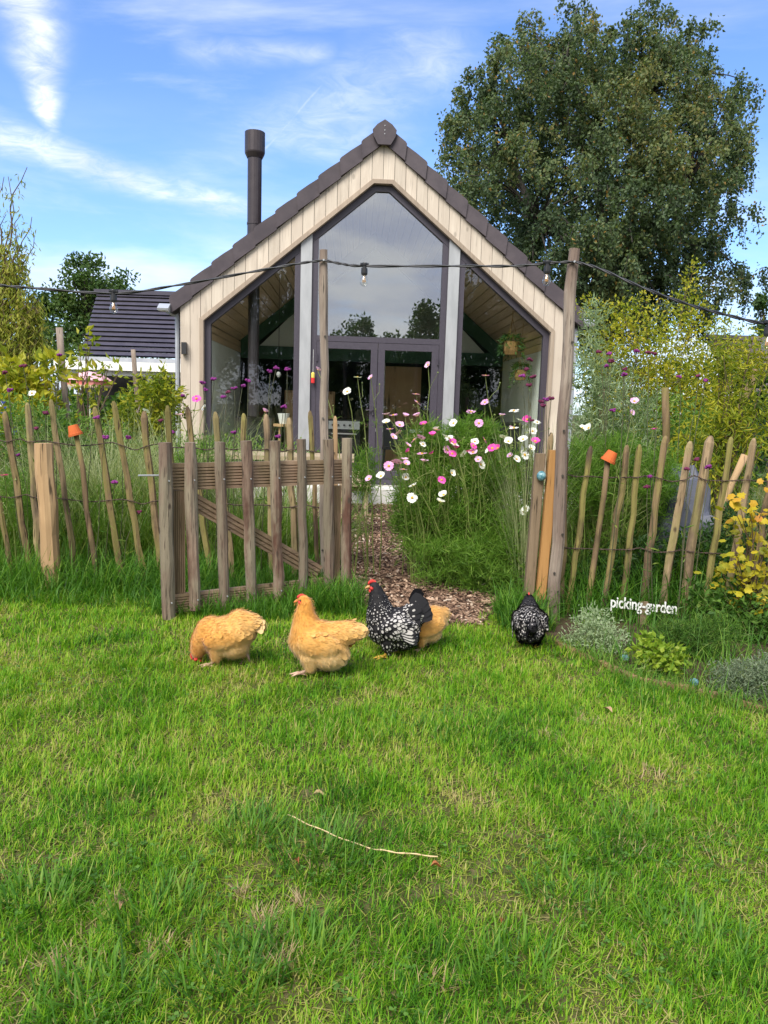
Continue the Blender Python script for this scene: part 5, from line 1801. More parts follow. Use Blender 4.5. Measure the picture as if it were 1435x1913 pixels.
def verbena(label, base, heads, Y0, Y1_, dark=.3):
    e = empty('verbena_plant', (base[0], base[1], 0), 0, label, 'flowering plant', 'tall verbena plants')
    st, lf = Geo(), Geo()
    for (px, py) in heads:
        p = AT(px, py, random.uniform(Y0, Y1_))
        b0 = (base[0] + .75 * (p.x - base[0]) + random.gauss(0, .05), p.y + random.gauss(0, .06), 0)
        pts = bent(b0, p, k=7, wob=.006)
        st.tubes([(pts, np.linspace(.0042, .0022, 7))], .4, 4)
        n = 6
        lf.leaves(pts[rng.integers(1, 4, n)], unit(n) + [0, 0, .5], U(.05, .09, n), .012, U(0, 1, n))
        b = MB()
        for k in range(random.randint(5, 8)):
            c = Vector((random.uniform(-.019, .019), random.uniform(-.015, .015), random.uniform(-.006, .010))) if k else Vector((0, 0, 0))
            c = c if c.length < .019 else c * (.019 / c.length)
            b.lathe([(.004, -.008), (.011, -.003), (.012, .004), (.007, .009), (.001, .011)], c, 7)
        o = b.build('flower_head', 'verbena_dark' if random.random() < dark else 'verbena', e)
        o.location = p - e.location
    st.build('stems', 'stem_dark', e)
    lf.build('foliage', 'mid_leaf', e)


verbena('tall purple verbena before the left house corner and window', (-1.5, 6.4), [(379, 716), (400, 709), (383, 728), (425, 733), (438, 726), (453, 721), (464, 712), (418, 742), (322, 807), (300, 787), (340, 740)], 6.1, 6.5)
verbena('tall purple verbena in front of the left window beside the steel column', (-.95, 6.3), [(516, 688), (537, 690), (505, 694), (520, 816), (437, 808), (530, 760)], 6.1, 6.4, .1)
verbena('purple verbena stems in front of the left paling fence', (-2.6, 6.0), [(10, 697), (112, 664), (43, 683), (18, 730), (85, 772), (70, 800), (240, 818), (215, 902), (198, 818), (260, 958), (35, 850), (180, 780)], 5.6, 6.1)
verbena('dark red verbena heads against the right window', (1.45, 6.3), [(990, 672), (985, 690), (996, 704), (975, 702), (988, 720), (1020, 747), (1010, 751), (1030, 745), (1015, 758), (992, 785)], 5.9, 6.2, .8)
verbena('tall purple verbena behind the right paling fence', (2.2, 6.0), [(1140, 661), (1120, 658), (1143, 675), (1135, 684), (1210, 658), (1222, 661), (1190, 656), (1305, 703), (1318, 711), (1270, 704), (1165, 690), (1145, 767)], 5.8, 6.4, .6)
verbena('dark stemmed verbena leaning across the right paling fence', (2.1, 5.3), [(1300, 858), (1325, 873), (1285, 876), (1216, 890), (1210, 910), (1165, 700)], 5.15, 5.3, .5)


def grass_clump(label, base, n, l0, l1, spread, mat='pale_blade', wd=.006, th=(.02, .45), kap=(.3, 1.6), group='arching ornamental grasses'):
    geo = Geo()
    a, r = U(0, 6.28, n), spread * np.sqrt(U(0, 1, n))
    P = np.stack([r * np.cos(a), r * np.sin(a), np.zeros(n)], 1)
    geo.blades(P, U(l0, l1, n), wd * U(.6, 1.2, n), a + rng.normal(0, .7, n), U(th[0], th[1], n), U(kap[0], kap[1], n), 7, np.clip(rng.normal(.5, .22, n), 0, 1))
    o = geo.build('grass_clump', mat)
    o.location = (base[0], base[1], 0)
    tag(o, label, 'grass plant', group)


def at0(px, Y):
    p = AT(px, 900, Y)
    return (p.x, Y)


grass_clump('tall pale arching grass beside the sawn post', at0(992, 5.9), 300, .8, 1.5, .10, kap=(.1, 1.0), th=(.0, .20))
grass_clump('pale arching grass right before the left house corner', at0(330, 7.2), 750, .8, 1.6, .25)
grass_clump('pale arching grass in front of the left window', at0(455, 7.0), 600, .7, 1.45, .25)
grass_clump('pale upright grass behind the terracotta pot stake', at0(190, 7.2), 800, .8, 1.6, .3)
grass_clump('pale arching grass below the pink parasol', at0(245, 7.8), 750, .8, 1.6, .3)
grass_clump('pale grass behind the stout debarked post', at0(110, 7.2), 550, .6, 1.4, .3)
grass_clump('lush green clump behind the fence beside the gate latch', at0(230, 6.6), 260, .4, .8, .2, 'lush_blade', .012)
grass_clump('lush green clump behind the gate near the path', at0(590, 6.8), 320, .45, .9, .25, 'lush_blade', .010)
grass_clump('lush green clump behind the middle of the gate', at0(480, 6.5), 320, .45, .95, .25, 'lush_blade', .010)
grass_clump('lush green clump at the outer end of the left fence', at0(20, 6.6), 300, .5, 1.0, .3, 'lush_blade', .010)
grass_clump('lush green clump behind the stout left post', at0(120, 6.5), 260, .4, .8, .25, 'lush_blade', .011)
grass_clump('lush grass behind the right fence below the grey tarpaulin', at0(1290, 5.9), 300, .4, .8, .3, 'tall_grass', .009)
grass_clump('slate blue grass tuft beyond the right fence end', at0(1420, 7.2), 260, .5, .95, .3, 'grey_leaf', .012)


def shrub(name, label, cat, base, blobs, n, l0, l1, wr, mat, stem='twig', group=None, droop=0.0, stems=14, flat=False, r0=.008, tint=.5):
    """blobs: (centre xyz, radii) of foliage; twigs run from the base to points inside them"""
    e = empty(name, (base[0], base[1], 0), 0, label, cat, group)
    st, lf = Geo(), Geo()
    tot = sum(r[0] * r[2] for c, r in blobs)
    for c, r in blobs:
        c, r = np.array(c, float), np.array(r, float)
        m_ = max(20, int(n * r[0] * r[2] / tot))
        k = max(3, int(stems * r[0] * r[2] / tot))
        tips = c + in_ball(k * 4, .3) * r
        tips[:, 2] = np.maximum(tips[:, 2], .03)
        nodes = []
        for q in tips[:k * 2]:
            pts = bent((base[0] + random.gauss(0, .05), base[1] + random.gauss(0, .05), 0), q, k=7, wob=.02)
            st.tubes([(pts, np.linspace(r0, r0 * .25, 7))], .5, 4)
            nodes.append(pts[3:])
        nodes.append(tips)
        Cn = np.concatenate(nodes)
        inb = c + in_ball(m_, .0) * r
        idx = rng.integers(0, len(Cn), m_)
        P = np.where(U(0, 1, m_)[:, None] < .55, inb, Cn[idx] + rng.normal(0, .03 + .12 * r.mean(), (m_, 3)) * .6)
        P[:, 2] = np.maximum(P[:, 2], .02)
        D = unit(m_) + np.array([0, 0, .35 - droop]) + .5 * (P - c) / r
        clump = .16 * np.sin(P[:, 0] * 9 + 1) * np.cos(P[:, 2] * 8)
        lf.leaves(P, D, U(l0, l1, m_), U(l0, l1, m_) * wr, np.clip(rng.normal(tint, .2, m_) + clump, 0, 1))
    st.build('twigs', stem, e)
    lf.build('foliage', mat, e)
    return e


B = lambda px, py, Y, rx, ry, rz: (pc(px, py, Y), (rx, ry, rz))
# right of the house
shrub('golden_shrub', 'tall yellow-green shrub below the sagging cable, beside the great tree', 'shrub', at0(1225, 9.6),
      [B(1215, 640, 9.6, .75, .6, .62), B(1290, 680, 9.6, .65, .6, .75), B(1180, 720, 9.6, .7, .6, .6), B(1290, 560, 9.7, .16, .2, .5), B(1150, 600, 9.5, .25, .3, .3), B(1340, 720, 9.5, .5, .5, .6), B(1250, 790, 9.4, 1.0, .5, .5), B(1100, 575, 9.5, .22, .2, .14), B(1120, 650, 9.5, .3, .3, .3)], 14000, .032, .062, .5, 'yellow_leaf', tint=.5, stems=40, r0=.007)
shrub('artemisia', 'silvery leaved tall plant between the knotty pole and the golden shrub', 'plant', at0(1120, 7.2),
      [B(1110, 600, 7.2, .13, .2, .25), B(1105, 690, 7.2, .22, .2, .28), B(1150, 730, 7.2, .24, .2, .25), B(1100, 790, 7.2, .25, .2, .25), B(1190, 780, 7.3, .25, .2, .3), B(1150, 860, 7.2, .4, .2, .3)], 4200, .05, .10, .16, 'silver_leaf', 'stem_green', r0=.006)
shrub('young_willow', 'young corkscrew willow with yellow-green leaves behind the right fence end', 'shrub', at0(1350, 6.9),
      [B(1350, 650, 6.9, .12, .15, .30), B(1385, 730, 6.9, .28, .25, .4), B(1330, 800, 6.8, .25, .25, .35), B(1400, 800, 6.9, .25, .25, .3), B(1415, 660, 6.9, .15, .2, .3), B(1300, 860, 6.8, .3, .25, .3)], 3600, .05, .10, .22, 'yellow_leaf', 'twig', droop=.6, r0=.010, tint=.35)
shrub('leafy_perennial', 'mid green leafy perennial below the golden shrub', 'plant', at0(1240, 7.9), [B(1240, 800, 7.9, .6, .35, .35), B(1150, 820, 7.8, .4, .3, .3), B(1330, 830, 7.9, .5, .3, .35), B(1240, 900, 7.6, .9, .4, .4)], 5200, .05, .09, .35, 'mid_leaf', 'stem_green')
shrub('dark_undergrowth', 'dark leafy undergrowth right behind the right paling fence', 'plant', at0(1230, 5.9), [B(1130, 1070, 5.85, .35, .2, .18), B(1210, 1060, 5.85, .35, .2, .25), B(1310, 1060, 5.85, .4, .2, .28), B(1400, 1020, 5.9, .4, .2, .35)], 3800, .04, .08, .35, 'dark_leaf', 'stem_dark')
shrub('dark_undergrowth', 'dark leafy undergrowth at the foot of the cosmos bushes', 'plant', at0(920, 6.0), [B(870, 1080, 6.0, .25, .15, .1), B(940, 1080, 5.95, .28, .2, .16), B(980, 1060, 5.9, .2, .2, .25)], 1800, .03, .06, .25, 'mid_leaf', 'stem_dark')
# bed in front of the right fence
shrub('pale_herb', 'pale yellowish feathery herb in front of the sign', 'plant', at0(1110, 4.6), [B(1110, 1170, 4.6, .13, .12, .12), B(1080, 1195, 4.6, .10, .1, .07), B(1140, 1198, 4.55, .12, .12, .09)], 2600, .015, .035, .35, 'silver_leaf', 'stem_green', r0=.003, tint=.75)
shrub('lime_herb', 'bright lime green herb with rounded leaves by the edging', 'plant', at0(1235, 4.15), [B(1235, 1225, 4.15, .12, .10, .08), B(1215, 1205, 4.2, .07, .08, .07), B(1262, 1238, 4.1, .07, .08, .06)], 520, .028, .05, .75, 'lime_leaf', 'stem_green', r0=.003)
shrub('grey_herb', 'mounded grey-green herb cushion by the edging', 'plant', at0(1400, 3.9), [B(1385, 1272, 3.9, .15, .14, .10), B(1440, 1268, 3.9, .18, .16, .12)], 5200, .014, .032, .3, 'grey_leaf', 'stem_green', r0=.003)
shrub('wispy_herb', 'wispy dark green herb right of the sign', 'plant', at0(1300, 4.5), [B(1290, 1190, 4.5, .22, .15, .12), B(1250, 1195, 4.5, .12, .1, .08), B(1340, 1185, 4.5, .15, .15, .10)], 3200, .03, .07, .09, 'mid_leaf', 'stem_green', r0=.003, tint=.35)
shrub('mint', 'dark green mint below the golden currant', 'plant', at0(1390, 4.9), [B(1370, 1135, 4.95, .18, .15, .14), B(1420, 1160, 4.85, .18, .15, .16), B(1320, 1120, 5.05, .12, .12, .10)], 1100, .03, .055, .6, 'mid_leaf', 'stem_green', r0=.003, tint=.3)
# golden currant with lobed leaves at the right border
e = empty('golden_currant', (*at0(1410, 5.0), 0), 0, 'bush with lobed golden yellow and orange leaves at the right fence end', 'shrub')
st, lf = Geo(), Geo()
bx_, by_ = at0(1425, 5.0)
lob = [(.45, 0, .04), (0, 0, 0), (.10, .22), (.28, .50), (.48, .34), (.72, .44), (.80, .16), (1.0, 0), (.80, -.16), (.72, -.44), (.48, -.34), (.28, -.50), (.10, -.22)]
tips = []
for (px, py, r) in ((1400, 960, .16), (1380, 1010, .2), (1420, 1040, .2), (1405, 1090, .16), (1435, 950, .2), (1365, 1060, .12), (1450, 1080, .2), (1425, 1120, .14), (1470, 1000, .25)):
    c = np.array(pc(px, py, 5.0))
    for q in c + in_ball(5, .3) * np.array([r, r, r]):
        pts = bent((bx_ + random.gauss(0, .04), by_ + random.gauss(0, .04), 0), q, k=6, wob=.012)
        st.tubes([(pts, np.linspace(.006, .0018, 6))], .5, 5)
        tips.append(np.concatenate([pts[3:], q[None] + rng.normal(0, .05, (9, 3))]))
C = np.concatenate(tips)
n = 380
P = C[rng.integers(0, len(C), n)] + rng.normal(0, .03, (n, 3))
P[:, 2] = np.maximum(P[:, 2], .05)
lf.polyleaf(P, unit(n) * [1, 1, .5] + [0, -.5, -.2], unit(n) * .6 + [0, -.7, .8], U(.035, .07, n), lob, np.clip(rng.normal(.30, .2, n) + (P[:, 2] > .75) * .3, 0, 1))
st.build('twigs', 'twig', e)
lf.build('foliage', 'golden_leaf', e)
# left garden
shrub('corner_shrub', 'bushy yellow-green shrub at the left corner of the house', 'shrub', at0(285, 10.4), [B(285, 760, 10.4, .45, .35, .5), B(300, 735, 10.4, .3, .3, .25), B(250, 800, 10.3, .4, .3, .4)], 3000, .06, .11, .35, 'yellow_leaf', droop=.3, tint=.3)
shrub('garden_vine', 'yellowing broad leaved vine twined round the garden pole', 'vine', at0(105, 9.2), [B(100, 690, 9.2, .25, .2, .2), B(50, 725, 9.2, .28, .2, .22), B(15, 705, 9.2, .3, .2, .3), B(95, 745, 9.2, .14, .2, .14), B(20, 780, 9.0, .5, .3, .3)], 900, .09, .15, .6, 'yellow_leaf', tint=.55, r0=.007)
shrub('young_tree', 'young thin tree with few pale leaves in front of the parasol', 'sapling', at0(158, 8.6), [B(158, 660, 8.6, .14, .15, .3), B(170, 720, 8.6, .2, .15, .25), B(210, 690, 8.6, .18, .1, .12)], 150, .07, .11, .5, 'yellow_leaf', r0=.012, stems=6, tint=.4)
shrub('leafy_perennial', 'mid green leafy perennial below the garden vine', 'plant', at0(60, 8.2), [B(40, 790, 8.2, .5, .3, .3), B(100, 820, 8.0, .5, .3, .35), B(180, 840, 8.2, .5, .3, .35), B(0, 850, 8.0, .5, .3, .35)], 4200, .05, .10, .3, 'mid_leaf', 'stem_green')
shrub('leafy_perennial', 'mid green leafy perennial along the house foot behind the gate', 'plant', at0(420, 8.6), [B(350, 860, 8.6, .5, .3, .3), B(440, 850, 8.8, .5, .3, .25), B(540, 870, 8.8, .45, .3, .25)], 3400, .04, .08, .3, 'mid_leaf', 'stem_green')
shrub('leafy_perennial', 'low leafy perennial behind the left paling fence', 'plant', at0(160, 6.9), [B(120, 940, 6.9, .35, .25, .25), B(190, 950, 6.9, .3, .25, .2), B(60, 930, 6.9, .35, .25, .3), B(240, 930, 6.9, .3, .25, .2)], 2800, .04, .08, .3, 'mid_leaf', 'stem_green')

# tangled growth filling the beds behind both fences
geo = Geo()
for (x0, x1, y0, y1, nn_, l0, l1, mi, tn) in ((-4.6, -.75, 6.15, 7.3, 2600, .45, 1.0, 0, .5), (-4.6, -.75, 6.3, 8.4, 1900, .6, 1.25, 1, .5), (1.35, 4.6, 5.7, 6.6, 1700, .4, .85, 0, .42), (1.35, 5.0, 6.2, 7.8, 2000, .6, 1.15, 1, .4), (1.6, 5.0, 6.4, 8.0, 1300, .6, 1.2, 0, .6)):
    x, y = U(x0, x1, nn_), U(y0, y1, nn_)
    k = ~inside(x, y, [(-.32, 5.75), (.95, 6.2), (.9, 8), (-.9, 8), (-.7, 6.6)])
    x, y = x[k], y[k]
    m_ = len(x)
    geo.blades(np.stack([x, y, np.zeros(m_)], 1), U(l0, l1, m_) * np.clip(1 + .4 * wavy(x, y, 3, 2), .5, 1.5), U(.004, .010, m_), U(0, 6.28, m_), U(.0, .45, m_), U(.2, 1.7, m_), 6, np.clip(rng.normal(tn, .22, m_), 0, 1), mi)
tag(geo.build('tangled_growth', ['lush_blade', 'pale_blade']), 'tangled green and straw coloured growth filling the beds behind the fences', 'vegetation', kind='stuff')
# ------------------------------------------------------------------ trees
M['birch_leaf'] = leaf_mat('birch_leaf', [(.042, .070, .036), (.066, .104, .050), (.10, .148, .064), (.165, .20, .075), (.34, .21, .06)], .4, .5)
M['far_leaf'] = leaf_mat('far_leaf', [(.025, .06, .014), (.05, .10, .022), (.09, .15, .03), (.16, .19, .05)], .3)
M['willow_leaf'] = leaf_mat('willow_leaf', [(.15, .21, .03), (.28, .33, .05), (.42, .42, .08), (.50, .42, .11)], .5)


def pip(x, y, poly):
    return bool(inside(np.array([x]), np.array([y]), poly)[0])


def great_tree():
    Yc = 21.0
    base = (AT(1130, 700, Yc).x, Yc)
    e = empty('birch_tree', (base[0], base[1], 0), 0, 'great dark green birch-like tree with wide loose crown behind the house', 'tree')
    poly = [(815, 240), (838, 165), (892, 100), (940, 45), (1010, 70), (1050, 30), (1090, 12), (1130, 55), (1170, 22), (1215, 25), (1245, 70), (1300, 55), (1330, 95), (1355, 140), (1385, 165), (1392, 240), (1388, 320), (1395, 390), (1380, 450), (1385, 520), (1350, 575), (1300, 640), (1060, 660), (980, 560), (905, 430), (850, 380), (818, 320)]
    poly = [(1118 + (a - 1118) * .94, 330 + (b_ - 330) * .93) for a, b_ in poly]
    cen = []
    tries = 0
    while len(cen) < 210 and tries < 6000:
        tries += 1
        x_, y_ = random.uniform(795, 1425), random.uniform(5, 660)
        if not pip(x_, y_, poly):
            continue
        if all((x_ - a) ** 2 + (y_ - b_) ** 2 > 27 ** 2 for a, b_ in cen):
            cen.append((x_, y_))
    cen += [(1080, 8), (1200, 6), (1240, 30), (1400, 150), (1398, 195), (1402, 520), (1390, 545), (1322, 50), (1395, 250), (1380, 500), (985, 42)] + [(1140 + random.gauss(0, 28), 470 + random.gauss(0, 28)) for _ in range(9)]
    cen = [(1118 + (a - 1118) * .97, b_) for a, b_ in cen]
    st, lf = Geo(), Geo()
    hub = [np.array(AT(px, py, Yc + dy)) for px, py, dy in ((1140, 470, 0), (1010, 420, -.6), (1230, 430, .6), (1120, 300, .2), (1290, 330, -.3), (950, 270, .3), (1200, 180, 0), (1050, 170, -.3))]
    par = [None, 0, 0, 0, 2, 1, 3, 3]
    rads = [.20, .13, .14, .13, .09, .08, .07, .07]
    b0 = np.array([base[0], base[1], -.05])
    st.tubes([(np.linspace(b0, hub[0], 8) + rng.normal(0, .05, (8, 3)) * np.linspace(0, 1, 8)[:, None], np.linspace(.30, .20, 8))], .5, 8)
    for i, pi in enumerate(par):
        if pi is not None:
            t_ = np.linspace(0, 1, 7)[:, None]
            mid = (hub[pi] + hub[i]) / 2 + rng.normal(0, .25, 3)
            pts = (1 - t_) ** 2 * hub[pi] + 2 * t_ * (1 - t_) * mid + t_ * t_ * hub[i]
            st.tubes([(pts, np.linspace(rads[pi] * .8, rads[i], 7))], .5, 6)
    ctr = np.array([1120, 330])
    for (px, py) in cen:
        rr = math.hypot((px - ctr[0]) / 310, (py - ctr[1]) / 330)
        dep = math.sqrt(max(.05, 1 - min(rr, 1) ** 2)) * 3.6
        Yb = Yc + random.uniform(-dep, dep)
        c = np.array(AT(px, py, Yb))
        h = min(hub, key=lambda q: np.linalg.norm(q - c) + (1.0 if q[2] > c[2] + .5 else 0))
        t_ = np.linspace(0, 1, 7)[:, None]
        mid = (h + c) / 2 + np.array([0, 0, .5]) + rng.normal(0, .15, 3)
        pts = (1 - t_) ** 2 * h + 2 * t_ * (1 - t_) * mid + t_ * t_ * c
        st.tubes([(pts, np.linspace(.034, .010, 7))], .5, 4)
        edge_ = rr > .8
        ns = random.randint(8, 12) if not edge_ else random.randint(5, 8)
        R = random.uniform(.42, .78) if not edge_ else random.uniform(.25, .5)
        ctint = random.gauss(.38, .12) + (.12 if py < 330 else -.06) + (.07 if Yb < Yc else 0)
        for s_ in range(ns):
            a0 = c + in_ball(1)[0] * R * np.array([1.1, 1.1, .8])
            out = a0 - c + np.array([0, 0, .25])
            ln = random.uniform(.35, .85)
            tt_ = np.linspace(0, 1, 6)[:, None]
            sp_ = a0 + out * .5 * tt_ + np.array([random.gauss(0, .12), random.gauss(0, .12), 0]) * tt_ + np.array([0, 0, -ln]) * tt_ ** 1.8
            st.tubes([(sp_, np.linspace(.010, .004, 6))], .5, 3)
            m_ = random.randint(60, 88)
            f = U(0, 1, m_)
            i0 = np.minimum((f * 5).astype(int), 4)
            q = sp_[i0] + (sp_[i0 + 1] - sp_[i0]) * (f * 5 - i0)[:, None] + rng.normal(0, .075, (m_, 3))
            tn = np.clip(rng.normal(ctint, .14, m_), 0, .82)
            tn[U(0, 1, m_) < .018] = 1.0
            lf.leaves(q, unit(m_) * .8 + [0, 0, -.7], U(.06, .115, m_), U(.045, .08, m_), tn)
    st.build('trunk', 'bark', e)
    lf.build('crown', 'birch_leaf', e)


great_tree()


def round_tree(name, label, base, H_, crown, n, lsz, mat, group=None, trunk_r=.14, clumps=40):
    """crown: list of (centre, radii); leaves gathered in clumps through the volume"""
    e = empty(name, (base[0], base[1], 0), 0, label, 'tree', group)
    st, lf = Geo(), Geo()
    top = np.array([base[0], base[1], H_ * .55])
    st.tubes([(np.linspace(np.array([base[0], base[1], -.05]), top, 6), np.linspace(trunk_r, trunk_r * .55, 6))], .5, 7)
    tot = sum(r[0] * r[2] for c, r in crown)
    for c, r in crown:
        c, r = np.array(c, float), np.array(r, float)
        k = max(4, int(clumps * r[0] * r[2] / tot))
        cc = c + in_ball(k, .35) * r
        for q in cc:
            t_ = np.linspace(0, 1, 5)[:, None]
            mid = (top + q) / 2 + np.array([0, 0, .2])
            st.tubes([((1 - t_) ** 2 * top + 2 * t_ * (1 - t_) * mid + t_ * t_ * q, np.linspace(trunk_r * .4, trunk_r * .08, 5))], .5, 4)
            m_ = max(8, int(n * r[0] * r[2] / tot / k))
            cr = r * random.uniform(.36, .62)
            P = q + in_ball(m_) * cr
            ct = random.gauss(.45, .15)
            lf.leaves(P, unit(m_) + [0, 0, .1], U(lsz * .7, lsz * 1.2, m_), U(lsz * .4, lsz * .7, m_), np.clip(rng.normal(ct, .15, m_), 0, 1))
    st.build('trunk', 'bark', e)
    lf.build('crown', mat, e)
    return e


b_ = AT(165, 700, 30)
round_tree('broadleaf_tree', 'rounded broadleaf tree rising behind the dark roof on the left', (b_.x, 30), 7, [B(175, 520, 30, 1.15, 1.2, .75), B(140, 560, 30, 1.1, 1.2, 1.0), B(205, 555, 30, .8, 1, .9), B(105, 600, 29.5, .9, 1, 1.2), B(150, 640, 29, 1.3, 1, 1.0)], 9000, .17, 'far_leaf', None, .2, 60)
b_ = AT(1436, 700, 28)
round_tree('broadleaf_tree', 'small broadleaf tree showing at the right above the grey roof', (b_.x, 28), 5, [B(1445, 600, 28, .6, .8, .9), B(1430, 570, 28, .35, .5, .5)], 1600, .15, 'far_leaf', None, .12, 16)

# corkscrew willow at the left
Yw = 10.6
bw = AT(-10, 900, Yw)
e = empty('corkscrew_willow', (bw.x, Yw, 0), 0, 'corkscrew willow with twisted twigs and yellowing drooping leaves at the left', 'tree')
st, lf = Geo(), Geo()
for (px, py, tx, ty) in ((10, 480, 0, 330), (20, 480, 43, 312), (-20, 500, -15, 300), (30, 520, 40, 400), (45, 600, 62, 440), (0, 600, 5, 400), (-40, 560, -50, 380), (20, 560, 24, 330), (45, 560, 55, 405)):
    a, q, z0 = np.array(pc(px, py, Yw + random.gauss(0, .15))), np.array(pc(tx, ty, Yw + random.gauss(0, .2))), np.array([bw.x + random.gauss(0, .05), Yw, 0.0])
    t_ = np.linspace(0, 1, 16)[:, None]
    pts = (1 - t_) ** 2 * z0 + 2 * t_ * (1 - t_) * np.array([(z0[0] * .5 + a[0] * .5), Yw, a[2]]) + t_ * t_ * q
    ph = random.random() * 6
    pts[:, 0] += .06 * np.sin(np.linspace(0, 22, 16) + ph) * np.linspace(.2, 1, 16)
    st.tubes([(pts, np.linspace(.028, .004, 16))], .5, 5)
    m_ = 90
    i0 = rng.integers(6, 15, m_)
    lf.leaves(pts[i0] + rng.normal(0, .05, (m_, 3)), unit(m_) * .6 + [0, 0, -.6], U(.06, .11, m_), .018, U(.1, .9, m_))
for (px, py, rx, rz) in ((20, 480, .18, .35), (10, 540, .3, .4), (35, 600, .3, .45), (-10, 620, .4, .6), (45, 660, .25, .4), (15, 690, .35, .45), (-30, 540, .3, .6), (55, 560, .12, .3), (60, 700, .2, .35)):
    c = np.array(pc(px, py, Yw))
    for s_ in range(26):
        a0 = c + in_ball(1)[0] * np.array([rx, .3, rz])
        k = 12
        t_ = np.linspace(0, 1, k)
        ln = random.uniform(.35, .7)
        ph = random.random() * 6
        pts = a0 + np.stack([.05 * np.sin(t_ * 14 + ph), .05 * np.cos(t_ * 14 + ph), -ln * t_], 1) + np.array([random.gauss(0, .1), 0, 0]) * t_[:, None]
        st.tubes([(pts, np.linspace(.006, .002, k))], .5, 3)
        m_ = 44
        lf.leaves(pts[rng.integers(0, k, m_)] + rng.normal(0, .035, (m_, 3)), unit(m_) * .7 + [0, 0, -.9], U(.06, .11, m_), .022, np.clip(rng.normal(.5, .22, m_), 0, 1))
st.build('trunk', 'twig', e)
lf.build('crown', 'willow_leaf', e)

# hedges closing the view low down
def hedge(label, x0, x1, Y, H_, n, mat, dy=.6):
    geo = Geo()
    P = np.stack([U(x0, x1, n), Y + U(-dy, dy, n), U(0, 1, n) ** .8 * H_ * (1 + .12 * np.sin(np.linspace(0, 1, n) * 0))], 1)
    P[:, 2] *= 1 + .10 * wavy(P[:, 0], P[:, 1] * 0, 2.3, 1)
    geo.leaves(P, unit(n) + [0, 0, .3], U(.10, .2, n), U(.06, .12, n), np.clip(rng.normal(.4, .2, n), 0, 1))
    o = geo.build('hedge', mat)
    return tag(o, label, 'hedge')


hedge('dark green hedge closing the view behind the garden on the left', -17, -4.2, 27, 3.2, 9000, 'far_leaf')
hedge('dark green hedge behind the golden shrub and the great tree', 4.2, 13, 16.5, 2.5, 9000, 'dark_leaf')
hedge('low dark hedge below the white canopy', -9.5, -3.9, 14.6, 1.5, 4000, 'mid_leaf', .4)

# trees and hedge behind the viewpoint, mirrored in the big panes
for i, (x_, y_, h) in enumerate(((-9.6, -20, 12.5), (-7.2, -21.5, 12), (-5.2, -20.5, 11.2), (-3.2, -21.5, 10), (-1.4, -25, 5.8), (-.1, -25, 6.2), (.9, -24, 6.8), (2.1, -25, 6.3), (3.2, -24.5, 6.0), (4.3, -24, 6.2), (5.6, -23, 8.4), (7.3, -21, 11), (9.2, -20.5, 12), (11.4, -21.5, 12.5), (13.6, -20.5, 12.5))):
    round_tree('garden_tree', ('tall leafy tree across the lawn, mirrored in the side windows' if h > 7 else 'low leafy tree across the lawn, mirrored in the middle pane'), (x_, y_), h, [((x_, y_, h * .62), (1.5, 1.4, h * .27)), ((x_ + .3, y_, h * .80), (1.0, 1, h * .17)), ((x_ - .5, y_, h * .36), (1.7, 1.4, h * .24))], 6500 if h > 7 else 2200, .26, 'far_leaf', 'trees mirrored in the glass', .16, 34)
hedge('long hedge across the lawn, mirrored in the glass doors', -20, 20, -19, 2.6, 9000, 'far_leaf')

# ------------------------------------------------------------------ neighbouring buildings
def plain_roof(parent, xl, xr, y0, z0, y1, z1, rows, dx_top, mat):
    for i in range(rows):
        f0, f1 = i / rows, (i + 1) / rows + .012
        a = (y0 + (y1 - y0) * f0, z0 + (z1 - z0) * f0)
        c = (y0 + (y1 - y0) * f1, z0 + (z1 - z0) * f1 - .055)
        xa, xc = xl + dx_top * f0, xl + dx_top * f1
        MB().hexa([(xa, a[0], a[1]), (xr, a[0], a[1]), (xr, c[0], c[1]), (xc, c[0], c[1])],
                  [(xa, a[0] + .10, a[1] - .03), (xr, a[0] + .10, a[1] - .03), (xr, c[0], c[1] - .06), (xc, c[0], c[1] - .06)]).build('tile_row', mat, parent, world=True)


M['slate'] = flat_mat('dark_slate', (.050, .046, .066), (.068, .062, .085), 5, .55, 0, .4, .2, rnd=.2)
M['brown_tile'] = flat_mat('brown_tile', (.11, .09, .085), (.15, .12, .11), 4, .75, 0, .3, .3, rnd=.2)
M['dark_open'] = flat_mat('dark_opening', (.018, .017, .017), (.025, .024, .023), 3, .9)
eL, rL = AT(150, 661, 17.6), AT(182, 544, 19.4)
nb = empty('neighbour_house', (eL.x, eL.y, 0), 0, 'low building with dark purple-grey slate roof left of the garden house', 'building')
XR = -3.9
plain_roof(nb, eL.x, XR, eL.y, eL.z, rL.y, rL.z, 14, rL.x - eL.x, 'slate')
MB().box(rL.x - .05, XR, rL.y - .1, rL.y + .1, rL.z - .06, rL.z + .04).build('ridge', 'slate', nb, world=True)
MB().box(eL.x - .03, XR, eL.y - .14, eL.y - .02, eL.z - .24, eL.z - .06).build('gutter', 'zinc', nb, world=True)
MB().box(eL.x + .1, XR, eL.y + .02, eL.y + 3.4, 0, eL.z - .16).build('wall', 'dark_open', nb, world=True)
MB().prism([(0, 0), (1, 0), (.5, .5)], 0, .01)
cL = AT(100, 672, 15.4)
cp = empty('canopy', (cL.x, 15.4, 0), 0, 'white flat canopy on posts in front of the slate roof', 'canopy')
MB().box(cL.x, XR, 15.4, 15.46, cL.z - .17, cL.z).build('fascia', 'white_paint', cp, world=True)
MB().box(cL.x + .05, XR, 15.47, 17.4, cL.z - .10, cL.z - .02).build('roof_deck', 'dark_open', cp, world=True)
MB().box(cL.x + .12, XR, 15.52, 15.60, cL.z - .27, cL.z - .172).build('beam', 'white_paint', cp, world=True)
